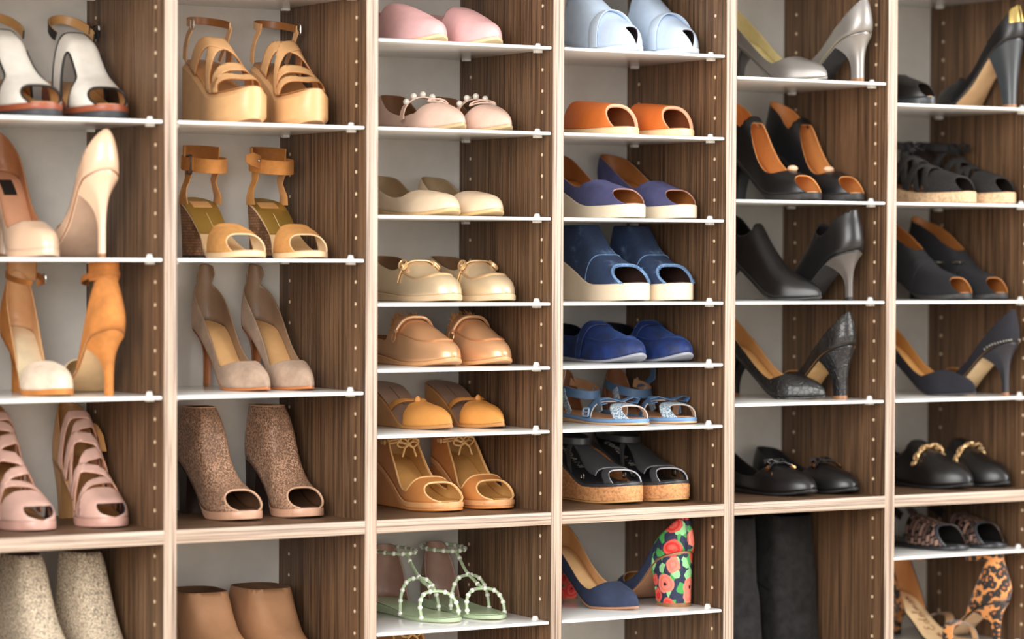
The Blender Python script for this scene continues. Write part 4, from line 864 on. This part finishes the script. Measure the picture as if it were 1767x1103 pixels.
SHOES = [  # design, bay, shelf row, mm from the bay's left wall, mm behind the front edge, turn, mirrored, label, category, group, heel forward
    ('white_t', 0, 5, 142.7, 50, 0, 0, 'white T-strap wedge sandal with black piping and brown welt, left of its pair', 'sandal', 'white T-strap wedge sandals', 0),
    ('white_t', 0, 5, 240.3, 50, 0, 1, 'white T-strap wedge sandal with black piping and brown welt, right of its pair', 'sandal', 'white T-strap wedge sandals', 0),
    ('pink_strap', 0, 23, 141.4, 62, 0, 0, 'pink leather strappy peep-toe bootie with tan heel counter, left of its pair', 'bootie', 'pink strappy booties', 0),
    ('pink_strap', 0, 23, 249.1, 62, 0, 1, 'pink leather strappy peep-toe bootie with tan heel counter, right of its pair', 'bootie', 'pink strappy booties', 0),
    ('beige_boot', 0, 30, 181.6, 35, 5, 0, 'speckled beige boot under the lower wooden shelf, left of its pair', 'boot', 'speckled beige boots', 0),
    ('beige_boot', 0, 30, 258.4, 35, 5, 1, 'speckled beige boot under the lower wooden shelf, right of its pair', 'boot', 'speckled beige boots', 0),
    ('tan_platform', 1, 5, 140.0, 45, 0, 0, 'tan platform wedge sandal with crossed instep straps, left of its pair', 'sandal', 'tan platform wedge sandals', 0),
    ('tan_platform', 1, 5, 238.9, 45, 0, 1, 'tan platform wedge sandal with crossed instep straps, right of its pair', 'sandal', 'tan platform wedge sandals', 0),
    ('taupe', 1, 17, 164.2, 50, 0, 0, 'taupe suede stiletto pump with raised heel tab, left of its pair', 'pump', 'taupe suede pumps', 0),
    ('taupe', 1, 17, 234.0, 50, 0, 1, 'taupe suede stiletto pump with raised heel tab, right of its pair', 'pump', 'taupe suede pumps', 0),
    ('snake_boot', 1, 23, 144.9, 68, 0, 0, 'brown snakeskin peep-toe bootie on the wooden shelf, left of its pair', 'bootie', 'snakeskin peep-toe booties', 0),
    ('snake_boot', 1, 23, 243.7, 68, 0, 1, 'brown snakeskin peep-toe bootie on the wooden shelf, right of its pair', 'bootie', 'snakeskin peep-toe booties', 0),
    ('brown_boot', 1, 30, 138.1, 45, 0, 0, 'plain brown ankle boot with open shaft below the snakeskin booties, left of its pair', 'boot', 'plain brown ankle boots', 0),
    ('brown_boot', 1, 30, 227.7, 45, 0, 1, 'plain brown ankle boot with open shaft below the snakeskin booties, right of its pair', 'boot', 'plain brown ankle boots', 0),
    ('pink_slip', 2, 1, 125.1, 36, 0, 0, 'pale pink round-toed slipper on the topmost shelf, left of its pair', 'slipper', 'pale pink slippers', 0),
    ('pink_slip', 2, 1, 219.3, 36, 0, 1, 'pale pink round-toed slipper on the topmost shelf, right of its pair', 'slipper', 'pale pink slippers', 0),
    ('pearl_flat', 2, 5, 162.4, 36, 0, 0, 'blush pink pointed flat with pearl-studded strap, left of its pair', 'flat shoe', 'pearl-strap blush flats', 0),
    ('pearl_flat', 2, 5, 242.4, 36, 0, 1, 'blush pink pointed flat with pearl-studded strap, right of its pair', 'flat shoe', 'pearl-strap blush flats', 0),
    ('beige_flat', 2, 9, 147.4, 38, 0, 0, 'plain cream beige ballet flat, left of its pair', 'flat shoe', 'plain beige ballet flats', 0),
    ('beige_flat', 2, 9, 222.1, 38, 0, 1, 'plain cream beige ballet flat, right of its pair', 'flat shoe', 'plain beige ballet flats', 0),
    ('gold_driver', 2, 13, 147.6, 38, 0, 0, 'pale gold driving loafer with knotted cord bow and thick pale sole, left of its pair', 'loafer', 'pale gold driving loafers', 0),
    ('gold_driver', 2, 13, 239.7, 38, 0, 1, 'pale gold driving loafer with knotted cord bow and thick pale sole, right of its pair', 'loafer', 'pale gold driving loafers', 0),
    ('rose_mule', 2, 16, 145.3, 30, 0, 0, 'rose gold fur-lined mule with cord and bit, left of its pair', 'mule', 'rose gold mules', 0),
    ('rose_mule', 2, 16, 232.2, 30, 0, 1, 'rose gold fur-lined mule with cord and bit, right of its pair', 'mule', 'rose gold mules', 0),
    ('tan_slide', 2, 19, 151.5, 50, 0, 0, 'tan pointed slide with cut-out strap across the vamp, left of its pair', 'mule', 'tan pointed slides', 0),
    ('tan_slide', 2, 19, 241.7, 50, 0, 1, 'tan pointed slide with cut-out strap across the vamp, right of its pair', 'mule', 'tan pointed slides', 0),
    ('tan_wedge', 2, 23, 160.2, 62, 0, 0, 'tan open-toe wedge with cream cord laces, left of its pair', 'wedge sandal', 'tan laced wedges', 0),
    ('tan_wedge', 2, 23, 248.9, 62, 0, 1, 'tan open-toe wedge with cream cord laces, right of its pair', 'wedge sandal', 'tan laced wedges', 0),
    ('jewel', 2, 28, 155.1, 48, 0, 0, 'sage green flat sandal with round crystals, left of its pair', 'sandal', 'sage jewelled sandals', 0),
    ('jewel', 2, 28, 232.9, 48, 0, 1, 'sage green flat sandal with round crystals, right of its pair', 'sandal', 'sage jewelled sandals', 0),
    ('pale_blue', 3, 1, 151.1, 34, 4, 0, 'pale blue peep-toe mule with layered overlay, left of its pair', 'mule', 'pale blue mules', 0),
    ('pale_blue', 3, 1, 255.7, 34, 4, 1, 'pale blue peep-toe mule with layered overlay, right of its pair', 'mule', 'pale blue mules', 0),
    ('orange_slide', 3, 5, 140.5, 34, 2, 0, 'bright orange open-toe slide with cream sole, left of its pair', 'slide', 'bright orange slides', 0),
    ('orange_slide', 3, 5, 242.9, 34, 2, 1, 'bright orange open-toe slide with cream sole, right of its pair', 'slide', 'bright orange slides', 0),
    ('navy_peep', 3, 9, 157.0, 38, 4, 0, 'purplish navy peep-toe pump with cream wedge sole, left of its pair', 'wedge shoe', 'navy peep-toe wedges', 0),
    ('navy_peep', 3, 9, 253.3, 38, 4, 1, 'purplish navy peep-toe pump with cream wedge sole, right of its pair', 'wedge shoe', 'navy peep-toe wedges', 0),
    ('denim', 3, 13, 165.2, 40, 3, 0, 'frayed dark denim open-toe wedge mule with cream sole, left of its pair', 'wedge shoe', 'denim wedge mules', 0),
    ('denim', 3, 13, 246.3, 40, 3, 1, 'frayed dark denim open-toe wedge mule with cream sole, right of its pair', 'wedge shoe', 'denim wedge mules', 0),
    ('velvet', 3, 16, 162.0, 34, 3, 0, 'royal blue velvet loafer with grey sole, left of its pair', 'loafer', 'blue velvet loafers', 0),
    ('velvet', 3, 16, 249.5, 34, 3, 1, 'royal blue velvet loafer with grey sole, right of its pair', 'loafer', 'blue velvet loafers', 0),
    ('blue_sandal', 3, 19, 165.3, 34, 4, 0, 'blue flat ankle-strap sandal with leather bow, left of its pair', 'sandal', 'blue ankle-strap sandals', 0),
    ('blue_sandal', 3, 19, 254.6, 34, 4, 1, 'blue flat ankle-strap sandal with leather bow, right of its pair', 'sandal', 'blue ankle-strap sandals', 0),
    ('cork_wedge', 3, 23, 160.4, 48, 4, 0, 'black T-strap wedge sandal with cork platform sole, left of its pair', 'wedge sandal', 'black cork wedges', 0),
    ('cork_wedge', 3, 23, 247.2, 48, 4, 1, 'black T-strap wedge sandal with cork platform sole, right of its pair', 'wedge sandal', 'black cork wedges', 0),
    ('cut_out', 4, 8, 179.8, 30, 10, 0, 'black cut-out bootie with tan lining, left of its pair', 'bootie', 'black cut-out booties', 0),
    ('cut_out', 4, 8, 266.0, 30, 10, 1, 'black cut-out bootie with tan lining, right of its pair', 'bootie', 'black cut-out booties', 0),
    ('bow_flat', 4, 23, 179.7, 34, 9, 0, 'black leather ballet flat with bow and gold tips, left of its pair', 'flat shoe', 'black bow flats', 0),
    ('bow_flat', 4, 23, 264.3, 34, 9, 1, 'black leather ballet flat with bow and gold tips, right of its pair', 'flat shoe', 'black bow flats', 0),
    ('tall_boot', 4, 37, 128.0, 25, 0, 0, 'tall black suede boot standing under the lower wooden shelf, left of its pair', 'boot', 'tall black boots', 0),
    ('tall_boot', 4, 37, 230.7, 25, 0, 1, 'tall black suede boot standing under the lower wooden shelf, right of its pair', 'boot', 'tall black boots', 0),
    ('espadrille', 5, 8, 177.0, 26, 8, 0, 'black strappy espadrille with pale sole and ribbon bow, left of its pair', 'espadrille', 'black espadrilles', 0),
    ('espadrille', 5, 8, 262.1, 26, 8, 1, 'black strappy espadrille with pale sole and ribbon bow, right of its pair', 'espadrille', 'black espadrilles', 0),
    ('slingback', 5, 13, 172.6, 26, 8, 0, 'black open-toe heel with tan lining and small buckle, left of its pair', 'heeled sandal', 'black open-toe heels', 0),
    ('slingback', 5, 13, 249.6, 26, 8, 1, 'black open-toe heel with tan lining and small buckle, right of its pair', 'heeled sandal', 'black open-toe heels', 0),
    ('chain_loafer', 5, 23, 185.2, 30, 11, 0, 'black leather loafer with gold chain across the vamp, left of its pair', 'loafer', 'black chain loafers', 0),
    ('chain_loafer', 5, 23, 265.5, 30, 11, 1, 'black leather loafer with gold chain across the vamp, right of its pair', 'loafer', 'black chain loafers', 0),
    ('woven_slide', 5, 26, 167.6, 26, 7, 0, 'dark woven slide sandal with black edging and sling strap, left of its pair', 'sandal', 'dark woven slides', 0),
    ('woven_slide', 5, 26, 248.5, 26, 7, 1, 'dark woven slide sandal with black edging and sling strap, right of its pair', 'sandal', 'dark woven slides', 0),
    ('nude', 0, 11, 146.4, 45, 0, 0, 'nude patent pump turned toe forward, cut by the left picture edge', 'pump', 'nude patent pumps', 0),
    ('nude', 0, 11, 224.9, 45, -1, 1, 'nude patent stiletto pump turned heel forward', 'pump', 'nude patent pumps', 1),
    ('tan_dorsay', 0, 17, 164.3, 40, 0, 0, 'tan ankle-strap pump with pale blush toe facing forward', 'pump', 'tan suede ankle-strap pumps', 0),
    ('tan_dorsay', 0, 17, 235.3, 45, -1, 1, 'tan suede ankle-strap stiletto turned heel forward', 'pump', 'tan suede ankle-strap pumps', 1),
    ('tan_cork', 1, 11, 138.4, 45, 0, 0, 'tan suede sandal with buckled ankle strap and cork heel', 'sandal', 'tan suede cork-heel sandals', 0),
    ('tan_cork_open', 1, 11, 237.5, 45, 0, 1, 'tan suede cork-heel sandal with its ankle strap hanging open', 'sandal', 'tan suede cork-heel sandals', 0),
    ('navy', 3, 28, 166.0, 42, 11, 0, 'navy suede pump turned toe forward showing its tan insole', 'pump', 'navy suede pumps', 0),
    ('navy', 3, 28, 256.3, 60, 0, 1, 'navy suede pump showing a block heel embroidered with red poppies', 'pump', 'navy suede pumps', 1),
    ('silver', 4, 2, 201.3, 35, 12, 0, 'silver grey pump turned toe forward showing its pale gold insole', 'pump', 'silver grey pumps', 0),
    ('silver', 4, 2, 254.0, 14, 4, 1, 'silver grey pump turned heel forward', 'pump', 'silver grey pumps', 1),
    ('ankle_black', 4, 13, 188.8, 30, 14, 0, 'smooth black high-fronted ankle shoe turned toe forward', 'ankle boot', 'smooth black ankle shoes', 0),
    ('ankle_black', 4, 13, 245.8, 24, 3, 1, 'smooth black stiletto ankle shoe turned heel forward', 'ankle boot', 'smooth black ankle shoes', 1),
    ('croc', 4, 18, 202.3, 35, 15, 0, 'black croc-textured pump turned toe forward showing tan insole', 'pump', 'black croc pumps', 0),
    ('croc', 4, 18, 245.0, 40, 2, 1, 'black croc-textured pump turned heel forward', 'pump', 'black croc pumps', 1),
    ('black_peep', 5, 3, 115.5, 50, 10, 0, 'black peep-toe platform pump facing forward on the highest visible right shelf', 'pump', 'black gold-plated pumps', 0),
    ('black_peep', 5, 3, 260.4, 18, 4, 1, 'black platform pump with gold heel plate turned heel forward', 'pump', 'black gold-plated pumps', 1),
    ('black_line', 5, 18, 193.7, 30, 14, 0, 'black suede pump turned toe forward showing a golden tan insole', 'pump', 'black beaded-heel pumps', 0),
    ('black_line', 5, 18, 251.6, 16, 4, 1, 'black suede stiletto with silver beading turned heel forward', 'pump', 'black beaded-heel pumps', 1),
    ('leopard', 5, 31, 192.6, 25, 4, 0, 'leopard print sandal turned toe forward with script lettering on its insole', 'sandal', 'leopard print sandals', 0),
    ('leopard', 5, 31, 247.9, 30, 3, 1, 'leopard print ankle-strap sandal turned heel forward', 'sandal', 'leopard print sandals', 1),
    ('tan_wedge', 2, 32, 170.0, 66, 0, 0, 'tan laced wedge on the lowest shelf, only its top showing', 'wedge sandal', 'lowest tan wedges', 0),
]
for a in SHOES: put(*a)
SHELF_WORDS = {
    (0, -1): 'above the white T-strap sandals',
    (0, 5): 'carrying the white T-strap sandals',
    (0, 11): 'carrying the nude patent pumps',
    (0, 17): 'carrying the tan ankle-strap pumps',
    (0, 30): 'under the speckled beige boots',
    (1, -1): 'above the tan platform wedges',
    (1, 5): 'carrying the tan platform wedges',
    (1, 11): 'carrying the tan cork-heel sandals',
    (1, 17): 'carrying the taupe suede pumps',
    (1, 30): 'under the plain brown ankle boots',
    (2, -3): 'above the pale pink slippers',
    (2, 1): 'carrying the pale pink slippers',
    (2, 5): 'carrying the pearl-strap flats',
    (2, 9): 'carrying the plain beige ballet flats',
    (2, 13): 'carrying the gold driving loafers',
    (2, 16): 'carrying the rose gold mules',
    (2, 19): 'carrying the tan pointed slides',
    (2, 28): 'carrying the sage jewelled sandals',
    (2, 32): 'below the sage jewelled sandals',
    (3, -3): 'above the pale blue mules',
    (3, 1): 'carrying the pale blue mules',
    (3, 5): 'carrying the orange slides',
    (3, 9): 'carrying the navy peep-toe wedges',
    (3, 13): 'carrying the denim wedges',
    (3, 16): 'carrying the blue velvet loafers',
    (3, 19): 'carrying the blue flat sandals',
    (3, 28): 'carrying the navy pumps with flowered heel',
    (3, 33): 'below the navy pumps with flowered heel',
    (4, -4): 'above the silver pumps',
    (4, 2): 'carrying the silver pumps',
    (4, 8): 'carrying the black cut-out booties',
    (4, 13): 'carrying the smooth black ankle shoes',
    (4, 18): 'carrying the black croc pumps',
    (5, -3): 'above the black gold-plated pumps',
    (5, 3): 'carrying the black gold-plated pumps',
    (5, 8): 'carrying the black espadrilles',
    (5, 13): 'carrying the black open-toe heels',
    (5, 18): 'carrying the black beaded-heel pumps',
    (5, 26): 'carrying the dark woven slides',
    (5, 31): 'carrying the leopard print sandals',
}
for (b, k), wd in SHELF_WORDS.items(): glass_shelf(b, k, 'white thin shelf '+wd)
